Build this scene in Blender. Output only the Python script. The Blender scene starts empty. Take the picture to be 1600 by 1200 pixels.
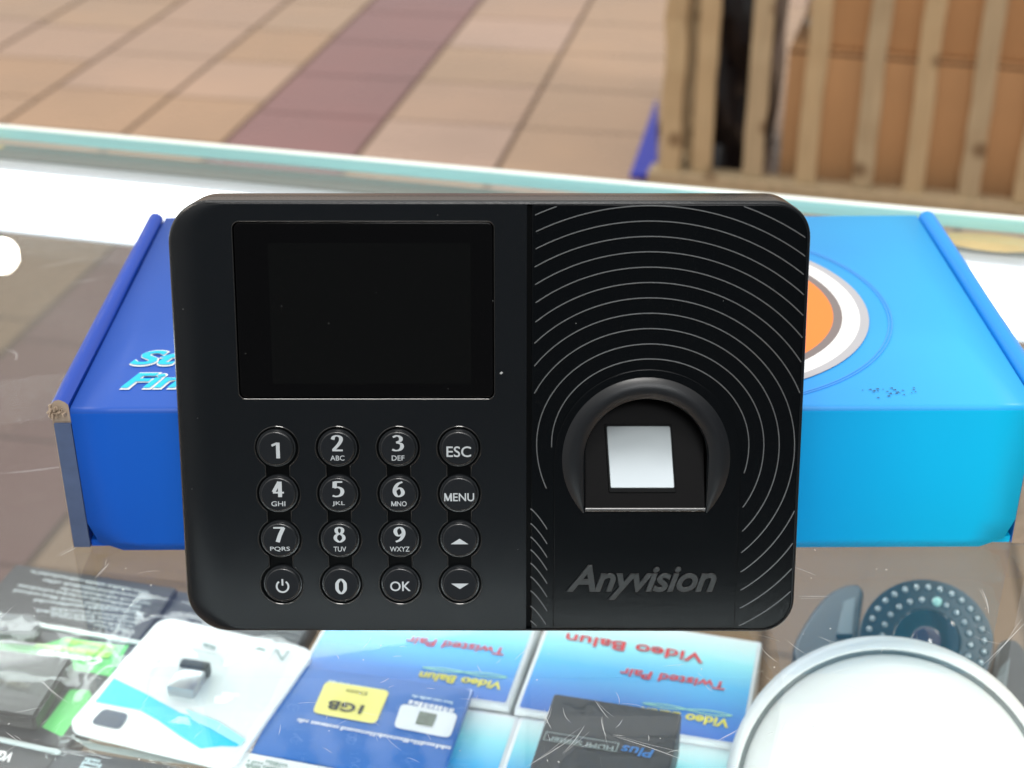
import bpy, bmesh, math, random
import numpy as np
from mathutils import Vector, Matrix, Euler
random.seed(7)
sc = bpy.context.scene
COL = sc.collection

# ------------------------------------------------------------------ camera
FPX, PITCH, CAMH = 2390.0, math.radians(28.5), 0.3065
cam_d = bpy.data.cameras.new('camera'); cam = bpy.data.objects.new('camera', cam_d); COL.objects.link(cam)
cam.location = (0, 0, CAMH); cam.rotation_euler = (math.pi/2 - PITCH, 0, 0)
cam_d.sensor_width = 36.0; cam_d.lens = FPX/1600*36.0; cam_d.clip_start = 0.01; cam_d.clip_end = 100
cam_d.dof.use_dof = True; cam_d.dof.focus_distance = 0.475; cam_d.dof.aperture_fstop = 14.5
sc.camera = cam
# ------------------------------------------------------------------ colour management and sampling
sc.view_settings.view_transform = 'Standard'; sc.view_settings.look = 'None'
sc.view_settings.gamma = 1; sc.view_settings.use_curve_mapping = False; sc.view_settings.exposure = 0.0
sc.cycles.use_denoising = True
sc.cycles.max_bounces = 10; sc.cycles.transparent_max_bounces = 32; sc.cycles.sample_clamp_indirect = 6
# ------------------------------------------------------------------ world: a dim hall, lighter overhead and ahead, dark behind the photographer
w = bpy.data.worlds.new('World'); sc.world = w; w.use_nodes = True
nt = w.node_tree; bg = nt.nodes['Background']
tc = nt.nodes.new('ShaderNodeTexCoord'); sx = nt.nodes.new('ShaderNodeSeparateXYZ')
nt.links.new(tc.outputs['Generated'], sx.inputs[0])
def wmap(out, a, b, lo, hi):
    m = nt.nodes.new('ShaderNodeMapRange'); m.interpolation_type = 'SMOOTHSTEP'
    m.inputs['From Min'].default_value = a; m.inputs['From Max'].default_value = b
    m.inputs['To Min'].default_value = lo; m.inputs['To Max'].default_value = hi
    nt.links.new(out, m.inputs['Value']); return m.outputs[0]
up_ = wmap(sx.outputs['Z'], 0.35, 0.8, 0.0, 0.75); fw_ = wmap(sx.outputs['Y'], -0.1, 0.6, 0.05, 0.60)
lf_ = wmap(sx.outputs['X'], -0.3, -0.8, 0.0, 0.35)
ad0 = nt.nodes.new('ShaderNodeMath'); ad0.operation = 'ADD'; nt.links.new(up_, ad0.inputs[0]); nt.links.new(fw_, ad0.inputs[1])
ad = nt.nodes.new('ShaderNodeMath'); ad.operation = 'ADD'; nt.links.new(ad0.outputs[0], ad.inputs[0]); nt.links.new(lf_, ad.inputs[1])
bg.inputs['Color'].default_value = (1.0, 0.97, 0.92, 1); nt.links.new(ad.outputs[0], bg.inputs['Strength'])
# ------------------------------------------------------------------ lamps
def area(name, loc, target, sx_, sy_, energy, color, shape='RECTANGLE', spread=180):
    l = bpy.data.lights.new(name, 'AREA'); l.shape = shape; l.size = sx_; l.size_y = sy_; l.energy = energy; l.color = color
    l.spread = math.radians(spread)
    o = bpy.data.objects.new(name, l); COL.objects.link(o); o.location = loc
    o.rotation_euler = (Vector(target)-Vector(loc)).to_track_quat('-Z', 'Y').to_euler(); return o
area('showcase_rear_lamp', (0.0, 0.70, -0.035), (0.1, 0.32, -0.16), 1.2, 0.03, 1.1, (0.92, 0.99, 1.0), spread=150)
area('hall_ceiling_lamp', (-0.05, -0.55, 2.4), (0, 0.4, 0), 0.9, 0.6, 36, (1.0, 0.97, 0.93))
area('far_ceiling_lamp', (3.0, 2.6, 2.3), (0.3, 3.9, -1), 1.0, 1.0, 72, (1.0, 0.92, 0.84))
area('left_ceiling_lamp', (-3.2, 2.2, 2.3), (-0.6, 3.6, -1), 1.0, 1.0, 48, (1.0, 0.86, 0.72))
area('customer_side_fill', (0.3, -1.9, 1.82), (0, 0.45, 0), 1.2, 0.5, 17, (0.96, 0.98, 1.0))  # added soft light behind the camera to brighten the carton's front
area('showcase_front_fill', (0.0, 0.17, -0.02), (0, 0.27, -0.15), 1.1, 0.03, 3.9, (0.88, 0.98, 1.0), spread=150)  # added unseen strip under the glass to brighten the goods

# ------------------------------------------------------------------ placing helpers
cF = Vector((0, math.cos(PITCH), -math.sin(PITCH))); cU = Vector((0, math.sin(PITCH), math.cos(PITCH))); cR = Vector((1, 0, 0))
cC = Vector((0, 0, CAMH))
def ray(x, y): return cF + cR*((x-800)/FPX) + cU*((600-y)/FPX)
def P(x, y, z):
    d = ray(x, y); return cC + d*((z-CAMH)/d.z)
LEAN = math.radians(15); DEPTH = 0.034
D0 = Vector((0, 0.385, DEPTH*math.sin(LEAN)))
dUp = Vector((0, math.sin(LEAN), math.cos(LEAN))); dN = Vector((0, -math.cos(LEAN), math.sin(LEAN)))
def dev(x, y):          # millimetres on the terminal's front face
    d = ray(x, y); s = ((D0-cC).dot(dN))/d.dot(dN); p = cC + d*s - D0
    return (p.x*1000, p.dot(dUp)*1000)

# ------------------------------------------------------------------ materials
def lin(c):
    return tuple(((v/255)/12.92 if v/255 <= 0.04045 else ((v/255+0.055)/1.055)**2.4) for v in c)
def mat(name, color, rough=0.5, metal=0.0, var=0.0, vscale=20, bump=0.0, bscale=300, rvar=0.0, coat=0.0, spec=0.5, ior=1.5, stretch=None):
    m = bpy.data.materials.new(name); m.use_nodes = True; t = m.node_tree; b = t.nodes['Principled BSDF']
    b.inputs['Base Color'].default_value = (*color, 1); b.inputs['Roughness'].default_value = rough
    b.inputs['Metallic'].default_value = metal; b.inputs['Coat Weight'].default_value = coat
    b.inputs['Specular IOR Level'].default_value = spec; b.inputs['IOR'].default_value = ior
    c = t.nodes.new('ShaderNodeTexCoord'); src = c.outputs['Object']
    if stretch:
        mp = t.nodes.new('ShaderNodeMapping'); mp.inputs['Scale'].default_value = stretch; t.links.new(src, mp.inputs[0]); src = mp.outputs[0]
    if var or rvar:
        n = t.nodes.new('ShaderNodeTexNoise'); n.inputs['Scale'].default_value = vscale; n.inputs['Detail'].default_value = 6
        t.links.new(src, n.inputs['Vector'])
        if var:
            r = t.nodes.new('ShaderNodeMix'); r.data_type = 'RGBA'
            r.inputs['A'].default_value = (*[v*(1-var) for v in color], 1); r.inputs['B'].default_value = (*[min(1, v*(1+var)) for v in color], 1)
            t.links.new(n.outputs['Fac'], r.inputs['Factor']); t.links.new(r.outputs['Result'], b.inputs['Base Color'])
        if rvar:
            q = t.nodes.new('ShaderNodeMapRange'); q.inputs['To Min'].default_value = max(0.02, rough-rvar); q.inputs['To Max'].default_value = rough+rvar
            q.inputs['From Min'].default_value = 0.3; q.inputs['From Max'].default_value = 0.7
            t.links.new(n.outputs['Fac'], q.inputs['Value']); t.links.new(q.outputs[0], b.inputs['Roughness'])
    if bump:
        n2 = t.nodes.new('ShaderNodeTexNoise'); n2.inputs['Scale'].default_value = bscale; n2.inputs['Detail'].default_value = 4
        t.links.new(src, n2.inputs['Vector'])
        bp = t.nodes.new('ShaderNodeBump'); bp.inputs['Strength'].default_value = bump; bp.inputs['Distance'].default_value = 0.0004
        t.links.new(n2.outputs['Fac'], bp.inputs['Height']); t.links.new(bp.outputs[0], b.inputs['Normal'])
    return m
def ramp_mat(name, axis, stops, rough=0.4, coat=0.0, var=0.03, spec=0.5):
    """printed colour ramp along one local axis (metres)"""
    m = mat(name, (0.5, 0.5, 0.5), rough, coat=coat, spec=spec, bump=0.04, bscale=200); t = m.node_tree; b = t.nodes['Principled BSDF']
    c = t.nodes.new('ShaderNodeTexCoord'); s = t.nodes.new('ShaderNodeSeparateXYZ'); t.links.new(c.outputs['Object'], s.inputs[0])
    q = t.nodes.new('ShaderNodeMapRange'); lo, hi = stops[0][0], stops[-1][0]
    q.inputs['From Min'].default_value = lo; q.inputs['From Max'].default_value = hi
    t.links.new(s.outputs[axis], q.inputs['Value'])
    r = t.nodes.new('ShaderNodeValToRGB'); e = r.color_ramp.elements
    while len(e) < len(stops): e.new(0.5)
    for i, (p, col) in enumerate(stops):
        e[i].position = (p-lo)/(hi-lo); e[i].color = (*col, 1)
    n = t.nodes.new('ShaderNodeTexNoise'); n.inputs['Scale'].default_value = 25; t.links.new(c.outputs['Object'], n.inputs['Vector'])
    ad2 = t.nodes.new('ShaderNodeMath'); ad2.operation = 'MULTIPLY_ADD'; ad2.inputs[1].default_value = var*2; ad2.inputs[2].default_value = -var
    t.links.new(n.outputs['Fac'], ad2.inputs[0]); ad3 = t.nodes.new('ShaderNodeMath'); ad3.operation = 'ADD'
    t.links.new(q.outputs[0], ad3.inputs[0]); t.links.new(ad2.outputs[0], ad3.inputs[1])
    t.links.new(ad3.outputs[0], r.inputs[0]); t.links.new(r.outputs[0], b.inputs['Base Color'])
    return m
def glass_mat(name, tint=(0.93, 0.98, 0.96), k=1.0, rough=0.0, smear=0.0, f0=0.04):
    m = bpy.data.materials.new(name); m.use_nodes = True; t = m.node_tree
    for n in list(t.nodes):
        if n.type == 'BSDF_PRINCIPLED': t.nodes.remove(n)
    out = next(n for n in t.nodes if n.type == 'OUTPUT_MATERIAL')
    g = t.nodes.new('ShaderNodeNewGeometry'); d = t.nodes.new('ShaderNodeVectorMath'); d.operation = 'DOT_PRODUCT'
    t.links.new(g.outputs['Normal'], d.inputs[0]); t.links.new(g.outputs['Incoming'], d.inputs[1])
    def M(op, a, bb=None, v=None):
        n = t.nodes.new('ShaderNodeMath'); n.operation = op; n.use_clamp = False
        t.links.new(a, n.inputs[0])
        if bb is not None: t.links.new(bb, n.inputs[1])
        if v is not None: n.inputs[1].default_value = v
        return n.outputs[0]
    ab = M('ABSOLUTE', d.outputs['Value']); inv = t.nodes.new('ShaderNodeMath'); inv.operation = 'SUBTRACT'; inv.inputs[0].default_value = 1
    inv.use_clamp = True; t.links.new(ab, inv.inputs[1])
    p5 = M('POWER', inv.outputs[0], v=5); f = M('MULTIPLY', p5, v=0.96*k); f = M('ADD', f, v=f0*k)
    tr = t.nodes.new('ShaderNodeBsdfTransparent'); tr.inputs[0].default_value = (*tint, 1)
    gl = t.nodes.new('ShaderNodeBsdfGlossy'); gl.inputs['Roughness'].default_value = rough
    mx = t.nodes.new('ShaderNodeMixShader'); t.links.new(f, mx.inputs[0]); t.links.new(tr.outputs[0], mx.inputs[1]); t.links.new(gl.outputs[0], mx.inputs[2])
    last = mx.outputs[0]
    if smear:   # dusty film with finger smears lying on the sheet
        c = t.nodes.new('ShaderNodeTexCoord'); n = t.nodes.new('ShaderNodeTexNoise'); n.inputs['Scale'].default_value = 7; n.inputs['Detail'].default_value = 9; n.inputs['Distortion'].default_value = 1.2
        t.links.new(c.outputs['Object'], n.inputs['Vector'])
        q = t.nodes.new('ShaderNodeMapRange'); q.inputs['From Min'].default_value = 0.42; q.inputs['From Max'].default_value = 0.8
        q.inputs['To Min'].default_value = smear*0.25; q.inputs['To Max'].default_value = smear; t.links.new(n.outputs['Fac'], q.inputs['Value'])
        df = t.nodes.new('ShaderNodeBsdfDiffuse'); df.inputs[0].default_value = (0.8, 0.8, 0.78, 1)
        m2 = t.nodes.new('ShaderNodeMixShader'); t.links.new(q.outputs[0], m2.inputs[0]); t.links.new(last, m2.inputs[1]); t.links.new(df.outputs[0], m2.inputs[2]); last = m2.outputs[0]
    t.links.new(last, out.inputs[0]); return m
def emit_mat(name, color, s):
    m = bpy.data.materials.new(name); m.use_nodes = True; b = m.node_tree.nodes['Principled BSDF']
    b.inputs['Base Color'].default_value = (0.8, 0.8, 0.8, 1); b.inputs['Emission Color'].default_value = (*color, 1); b.inputs['Emission Strength'].default_value = s
    return m

# ------------------------------------------------------------------ mesh helpers
def link_mesh(name, me, m=None, parent=None, smooth=True, loc=None, rot=None):
    o = bpy.data.objects.new(name, me); COL.objects.link(o)
    if m is not None:
        if len(me.materials): me.materials.clear()
        for mm in (m if isinstance(m, (list, tuple)) else [m]): me.materials.append(mm)
    if smooth:
        for p in me.polygons: p.use_smooth = True
        try: me.set_sharp_from_angle(angle=math.radians(35))
        except Exception: pass
    if parent: o.parent = parent
    if loc is not None: o.location = loc
    if rot is not None: o.rotation_euler = rot
    return o
def from_pd(name, v, f, m, parent=None, smooth=False, **k):
    me = bpy.data.meshes.new(name); me.from_pydata([tuple(a) for a in v], [], f); me.update()
    return link_mesh(name, me, m, parent, smooth, **k)
def bm_obj(name, bm, m, parent=None, smooth=True, **k):
    me = bpy.data.meshes.new(name); bm.normal_update(); bm.to_mesh(me); bm.free(); return link_mesh(name, me, m, parent, smooth, **k)
def bm_box(bm, x0, x1, y0, y1, z0, z1, bev=0.0, seg=2, mtx=None):
    r = bmesh.ops.create_cube(bm, size=1.0); vs = r['verts']
    for v in vs: v.co = Vector(((x0+x1)/2+v.co.x*(x1-x0), (y0+y1)/2+v.co.y*(y1-y0), (z0+z1)/2+v.co.z*(z1-z0)))
    if bev:
        es = list({e for v in vs for e in v.link_edges}); r2 = bmesh.ops.bevel(bm, geom=es, offset=bev, segments=seg, affect='EDGES', profile=0.5)
        vs = list({v for v in r2['verts']} | {v for v in vs if v.is_valid})
    if mtx is not None:
        for v in vs: v.co = mtx @ v.co
    return vs
def box(name, x0, x1, y0, y1, z0, z1, m, parent=None, bev=0.0005, seg=2, **k):
    bm = bmesh.new(); bm_box(bm, x0, x1, y0, y1, z0, z1, bev, seg); return bm_obj(name, bm, m, parent, bev > 0, **k)
def shape_mesh(name, loops, depth=0.0, bevel=0.0, res=2):
    """filled 2D outline (later loops are holes); its face lies at z=depth+bevel.. -(depth+bevel)"""
    cu = bpy.data.curves.new(name, 'CURVE'); cu.dimensions = '2D'; cu.fill_mode = 'BOTH'; cu.extrude = depth; cu.bevel_depth = bevel; cu.bevel_resolution = res
    if bevel: cu.offset = -bevel
    for lp in loops:
        s = cu.splines.new('POLY'); s.points.add(len(lp)-1); s.use_cyclic_u = True
        for i, p in enumerate(lp): s.points[i].co = (p[0], p[1], 0, 1)
    o = bpy.data.objects.new(name, cu); COL.objects.link(o)
    me = to_mesh(o, name); return me
def to_mesh(o, name):
    dg = bpy.context.evaluated_depsgraph_get(); dg.update()
    me = bpy.data.meshes.new_from_object(o.evaluated_get(dg)); me.name = name
    cu = o.data; bpy.data.objects.remove(o); bpy.data.curves.remove(cu); return me
STAND = Matrix.Rotation(math.pi/2, 4, 'X')     # drawing plane -> upright face looking to -y
def rrect(x0, x1, y0, y1, r, n=8):
    """r = one radius or (bl, br, tr, tl)"""
    if not isinstance(r, (tuple, list)): r = (r,)*4
    out = []
    for (cx, cy, rr, a0) in ((x0+r[0], y0+r[0], r[0], 180), (x1-r[1], y0+r[1], r[1], 270), (x1-r[2], y1-r[2], r[2], 0), (x0+r[3], y1-r[3], r[3], 90)):
        for i in range(n+1):
            a = math.radians(a0+90*i/n); out.append((cx+rr*math.cos(a), cy+rr*math.sin(a)))
    return out
def circle(cx, cy, r, n=40): return [(cx+r*math.cos(2*math.pi*i/n), cy+r*math.sin(2*math.pi*i/n)) for i in range(n)]
def clip(poly, a, keep_less):
    out = []
    ins = (lambda p: p[0] <= a) if keep_less else (lambda p: p[0] >= a)
    for i in range(len(poly)):
        p, q = poly[i], poly[(i+1) % len(poly)]
        if ins(p): out.append(p)
        if ins(p) != ins(q):
            t = (a-p[0])/(q[0]-p[0]); out.append((a, p[1]+t*(q[1]-p[1])))
    return out
def text_mesh(body, offset=0.0, shear=0.0, extrude=0.0, bevel=0.0, space=1.0):
    cu = bpy.data.curves.new('lettering', 'FONT'); cu.body = body; cu.size = 1; cu.offset = offset; cu.shear = shear
    cu.extrude = extrude; cu.bevel_depth = bevel; cu.space_character = space; cu.resolution_u = 4
    o = bpy.data.objects.new('lettering', cu); COL.objects.link(o); return to_mesh(o, 'lettering')
def fit(me, x0, x1, y0, y1, zscale=1.0, z=0.0, mtx=None, refy=None):
    c = np.array([v.co[:] for v in me.vertices]); mn, mx = c.min(0), c.max(0)
    if refy: mn[1], mx[1] = refy
    for v in me.vertices:
        v.co = Vector((x0+(v.co.x-mn[0])/(mx[0]-mn[0])*(x1-x0), y0+(v.co.y-mn[1])/(mx[1]-mn[1])*(y1-y0), v.co.z*zscale+z))
    if mtx is not None: me.transform(mtx)
    me.update(); return me
def join(meshes, name):
    bm = bmesh.new()
    for me in meshes: bm.from_mesh(me); bpy.data.meshes.remove(me)
    me = bpy.data.meshes.new(name); bm.to_mesh(me); bm.free(); return me
def ribbon(pts, widths, z=0.0, taper=False):
    v, f = [], []
    n = len(pts)
    for i, p in enumerate(pts):
        a = pts[max(0, i-1)]; b = pts[min(n-1, i+1)]; dx, dy = b[0]-a[0], b[1]-a[1]; L = math.hypot(dx, dy) or 1
        ww = (widths[i] if isinstance(widths, list) else widths)/2
        v += [(p[0]-dy/L*ww, p[1]+dx/L*ww, z), (p[0]+dy/L*ww, p[1]-dx/L*ww, z)]
    for i in range(n-1): f.append((2*i, 2*i+1, 2*i+3, 2*i+2))
    return v, f
def pd_join(name, lst):
    V, F = [], []
    for v, f in lst:
        k = len(V); V += v; F += [tuple(a+k for a in q) for q in f]
    me = bpy.data.meshes.new(name); me.from_pydata(V, [], F); me.update(); return me
def spline(pts, n=10, closed=False):
    out = []; N = len(pts)
    for i in range(N if closed else N-1):
        g = lambda j: pts[j % N] if closed else pts[min(max(j, 0), N-1)]
        a, b, c, d = g(i-1), g(i), g(i+1), g(i+2)
        for k in range(n):
            t = k/n
            out.append(tuple(0.5*((2*b[q])+(-a[q]+c[q])*t+(2*a[q]-5*b[q]+4*c[q]-d[q])*t*t+(-a[q]+3*b[q]-3*c[q]+d[q])*t**3) for q in range(2)))
    out.append(pts[0] if closed else pts[-1]); return out
def empty(name, loc, rz=0.0, rx=0.0):
    o = bpy.data.objects.new(name, None); COL.objects.link(o); o.location = loc; o.rotation_euler = (rx, 0, rz); o.empty_display_size = 0.02; return o
def tag(o, label, cat=None, group=None, kind=None):
    if label: o['label'] = label
    if cat: o['category'] = cat
    if group: o['group'] = group
    if kind: o['kind'] = kind
    return o

# ================================================================== SETTING: tiled hall floor
FZ = -1.0
AX = math.radians(10.7)
uA = Vector((math.sin(AX), math.cos(AX), 0)); uB = Vector((math.cos(AX), -math.sin(AX), 0))
def floor_tiles():
    y0 = 5.0858
    known = [-1.4277, -1.0868, -0.7352, -0.4581, -0.0959, 0.2664]
    offs = [Vector((x, y0, 0)).dot(uB) for x in known]
    left = [offs[0]-0.345*i for i in range(14, 0, -1)]; right = [offs[-1]+0.355*i for i in range(1, 16)]
    cols = left+offs+right; mauve = len(left)+3
    base = Vector((-0.45, 4.225, 0)).dot(uA)
    bm = bmesh.new(); g = 0.0045
    lay = bm.faces.layers.int.new('k')
    random.seed(3)
    for i in range(len(cols)-1):
        a0, a1 = cols[i]+g, cols[i+1]-g
        st = {0: 0, 1: 0.08, 2: 0.10, 3: 0}.get(abs(i-mauve), 0.05) if i < mauve else 0.0
        for j in range(-18, 14):
            b0, b1 = base+st+j*0.342+g, base+st+(j+1)*0.342-g
            z = FZ+0.004
            vs = [bm.verts.new(uB*a+uA*b+Vector((0, 0, z))) for a, b in ((a0+.002, b0-.0018), (a1-.002, b0-.0018), (a1-.002, b1+.0018), (a0+.002, b1+.0018))]
            fc = bm.faces.new(vs); fc.material_index = (4 if i == mauve else random.choice([0, 1, 2, 3]) if i < mauve else random.choice([2, 3, 5]))  # right columns draw pinker tiles, painting in the different light there
    cols_ = [(0.47, 0.30, 0.185), (0.46, 0.30, 0.19), (0.49, 0.33, 0.22), (0.50, 0.335, 0.24), (0.29, 0.145, 0.145), (0.52, 0.36, 0.28)]
    ms = [mat('tile_glaze', c, 0.28, var=0.16, vscale=3, rvar=0.10, bump=0.15, bscale=8) for c in cols_]
    o = bm_obj('floor_tiles', bm, ms, None, False)
    tag(o, 'beige and mauve glazed floor tiles in staggered rows', kind='structure')
    return o
floor_tiles()
grout = from_pd('floor', [(-8, -2, FZ), (8, -2, FZ), (8, 12, FZ), (-8, 12, FZ)], [(0, 1, 2, 3)], mat('grout', (0.20, 0.13, 0.09), 0.8, var=0.2, vscale=12))
tag(grout, 'brown grout bed under the hall floor tiles', kind='structure')

# ================================================================== glass counter
gA = P(0, 195, 0); gB = P(1600, 340, 0); gdir = (gB-gA).normalized(); gyaw = math.atan2(gdir.y, gdir.x)
cabinet = empty('glass_counter', ((gA+gB)/2).to_tuple(), gyaw)     # local x along the far edge, local -y towards the customer
cabinet.location.z = FZ
tag(cabinet, 'glass topped shop display counter with scratched top holding small gadgets', 'display counter')
T = -FZ
m_glass = glass_mat('scratched_clear_glass', (0.985, 0.995, 0.99), 1.25, smear=0.018)
m_shelf = glass_mat('shelf_glass', (0.98, 0.99, 0.985), 0.5)
m_edge_t = mat('teal_glass_edge', (0.33, 0.72, 0.72), 0.15, var=0.35, vscale=9, stretch=(1, 30, 60))
m_edge_w = mat('ground_glass_edge', (0.86, 0.93, 0.88), 0.35, var=0.05, vscale=30)
def slab(name, x0, x1, y0, y1, z0, z1, mt, me_, parent, clear=(0, 1)):
    V = [(x0, y0, z0), (x1, y0, z0), (x1, y1, z0), (x0, y1, z0), (x0, y0, z1), (x1, y0, z1), (x1, y1, z1), (x0, y1, z1)]
    F = [(3, 2, 1, 0), (4, 5, 6, 7), (0, 1, 5, 4), (1, 2, 6, 5), (2, 3, 7, 6), (3, 0, 4, 7)]
    o = from_pd(name, V, F, [mt, me_], parent)
    for i, p in enumerate(o.data.polygons): p.material_index = 0 if i in clear else 1
    return o
top = slab('glass_top', -0.85, 0.85, -1.15, -0.0050, T-0.007, T, m_glass, m_edge_t, cabinet)
# polished arris along the far edge, rounded over
bm = bmesh.new(); bm_box(bm, -0.85, 0.85, -0.0048, 0.0012, T-0.0072, T+0.0005, 0.0008, 2); bm_obj('polished_edge', bm, m_edge_w, cabinet)
# lower laminated band seen through the top
m_alu = mat('brushed_aluminium', (0.14, 0.155, 0.135), 0.4, 0.2, var=0.12, vscale=14, stretch=(0.6, 25, 10))
m_alu2 = mat('pale_aluminium_lip', (0.58, 0.62, 0.68), 0.3, 0.3, var=0.1, vscale=10, stretch=(0.6, 25, 10))
m_amber_refl = mat('painted_amber_reflection', (0.75, 0.50, 0.16), 0.35, var=0.35, vscale=30)  # amber patches paint the crate's warm reflection and glow onto the rail
def off(px, py, z):
    p = P(px, py, z)-gA; return p.x*(-math.sin(gyaw))+p.y*math.cos(gyaw)
r1_, r2_, r3_ = off(0, 243, -0.0105), off(0, 262, -0.012), off(0, 348, -0.0145)
rail = box('top_rail', -0.85, 0.85, r1_, -0.004, T-0.020, T-0.0105, m_alu, cabinet, 0.0008)
box('rail_lip', -0.85, 0.85, r2_, r1_-0.0003, T-0.021, T-0.0115, m_alu2, cabinet, 0.003, 3)
for (x, ww) in ((-0.318, 0.05), (0.285, 0.075)):
    pts = [(x+ww/2*math.cos(a)*(1+0.15*math.sin(3*a+x)), (r1_-.004)/2+0.010*math.sin(a)*(1+0.2*math.cos(4*a))) for a in [2*math.pi*i/28 for i in range(28)]]
    me = shape_mesh('amber_reflection', [pts], 0.0002); link_mesh('amber_reflection', me, m_amber_refl, cabinet, False, loc=(0, 0, T-0.0100))
m_shade_pane = glass_mat('shade_tinted_pane', (0.68, 0.71, 0.69), 1.0, smear=0.05)  # grey tint stands in for the shade on the floor under the counter
slab('back_pane', -0.85, 0.85, -0.012, -0.006, 0.05, T-0.023, m_shade_pane, m_edge_t, cabinet, (2, 4))
slab('front_pane', -0.85, 0.85, -1.149, -1.143, 0.05, T-0.010, m_shelf, m_edge_t, cabinet, (2, 4))
shelf = slab('shelf', -0.84, 0.84, -1.13, -0.30, T-0.160, T-0.154, m_shelf, m_edge_t, cabinet)
box('base_plinth', -0.85, 0.85, -1.15, 0.0, 0.0, 0.05, mat('plinth_laminate', (0.30, 0.27, 0.24), 0.4, var=0.05), cabinet, 0.003) if False else None
for sx_ in (-0.835, 0.835):
    for sy_ in (-1.135, -0.02):
        box('post', sx_-0.012, sx_+0.012, sy_-0.010, sy_+0.010, 0.0, T-0.023, m_alu, cabinet, 0.001)
# lit tray under the far edge
lf = empty('light_fixture', cabinet.location.to_tuple(), gyaw)
tag(lf, 'long white glowing lamp tray just beneath the far edge of the glass', 'lamp')
box('diffuser', -0.83, 0.83, r3_, r2_-0.0006, T-0.018, T-0.0125, emit_mat('lamp_diffuser', (0.93, 0.98, 1.0), 2.6), lf, 0.002)
box('housing', -0.835, 0.835, r3_-0.001, r2_-0.0006, T-0.0205, T-0.0185, m_alu2, lf, 0.001)

# scratches and fibres on the glass, all on one sheet of wear
def wear():
    lst = []; random.seed(21)
    def scratch(px, py, L, ang, wd, curv=0.0, z=0.0003):
        p = P(px, py, 0); n = 9; pts = []; x, y, a = p.x, p.y, ang
        for i in range(n):
            pts.append((x, y)); x += math.cos(a)*L/n; y += math.sin(a)*L/n; a += curv/n+random.uniform(-0.05, 0.05)
        wl = [wd*max(0.15, math.sin(math.pi*(i+0.6)/(n+0.4))) for i in range(n)]
        lst.append(ribbon(pts, wl, z+random.random()*0.0001))
    for _ in range(190):
        px, py = random.uniform(-20, 1620), random.choice([random.uniform(1000, 1200), random.uniform(360, 1200)])
        scratch(px, py, random.uniform(0.002, 0.010), random.uniform(0, math.pi), random.uniform(0.00005, 0.00014), random.uniform(-0.8, 0.8))
    for _ in range(110):      # dust
        px, py = random.uniform(-10, 1610), random.uniform(340, 1200)
        scratch(px, py, random.uniform(0.0003, 0.0009), random.uniform(0, 3), random.uniform(0.0002, 0.0004))
    for (px, py, L, a, c) in ((820, 1200, 0.030, 0.75, .1), (60, 1060, 0.022, -0.85, .1), (130, 600, 0.02, 0.9, -.9), (10, 548, 0.018, -.3, -1.8), (0, 740, 0.035, 0.15, .2),
                              (1540, 1040, 0.035, 0.8, .1), (930, 1095, 0.012, -1.2, .3), (940, 1120, 0.014, -1.5, .1), (955, 1150, 0.03, -.45, .1), (1545, 960, .02, 1.4, .2),
                              (1120, 1160, .012, .6, 0), (850, 1110, .012, -1.5, .5), (862, 1105, .013, -1.7, -.5), (150, 905, .013, 1.3, 0), (1250, 935, .012, .0, 0), (1215, 1080, .012, 1.2, 0),
                              (880, 1180, .02, .9, .2), (60, 420, .03, .4, .2), (110, 445, .02, .5, -.2), (90, 870, .012, .9, 0), (395, 1100, .006, -.7, 0)):
        for q in range(2):
            scratch(px+random.uniform(-3, 3), py+random.uniform(-2, 2), L*random.uniform(.7, 1), a+random.uniform(-.06, .06), 0.00015 if q == 0 else .00007, c)
    me = pd_join('scratches', lst); o = link_mesh('scratches', me, mat('scratch_white', (0.72, 0.74, 0.74), 0.6), cabinet, False); o['kind'] = 'stuff'
    o.matrix_parent_inverse = Matrix.LocRotScale(cabinet.location, cabinet.rotation_euler, None).inverted()
wear()

# ================================================================== blue carton
BX, BY = -0.1503, 0.4417; BW, BD, BH = 0.3285, 0.168, 0.057; byaw = math.atan2(0.0024, 0.328)
carton = empty('cardboard_carton', (BX, BY, 0), byaw)
tag(carton, 'glossy blue cardboard carton fading to cyan lying on the glass behind the black terminal', 'carton')
blue = [(0.0, (0.006, 0.10, 0.58)), (0.05, (0.006, 0.13, 0.66)), (0.16, (0.004, 0.24, 0.74)), (0.235, (0.001, 0.36, 0.90)), (0.29, (0.001, 0.54, 1.0)), (0.34, (0.001, 0.62, 1.0))]
m_carton = ramp_mat('printed_blue_board', 'X', blue, 0.36, 0.0, var=0.02, spec=0.12)
m_lid = ramp_mat('printed_blue_lid', 'X', [(0.0, (0.012, 0.085, 0.46)), (0.06, (0.016, 0.105, 0.52)), (0.2, (0.03, 0.24, 0.72)), (0.25, (0.03, 0.31, 0.80)), (0.30, (0.03, 0.43, 0.92)), (0.34, (0.03, 0.50, 0.96))], 0.42, 0.0, var=0.03, spec=0.35)
m_kraft = mat('kraft_board_edge', (0.42, 0.33, 0.25), 0.85, var=0.35, vscale=180)
m_navy = mat('deep_blue_wall', (0.003, 0.055, 0.42), 0.4, var=0.1, vscale=15)
m_cyanw = mat('bright_cyan_wall', (0.008, 0.30, 0.88), 0.4, var=0.06, vscale=15)
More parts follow.
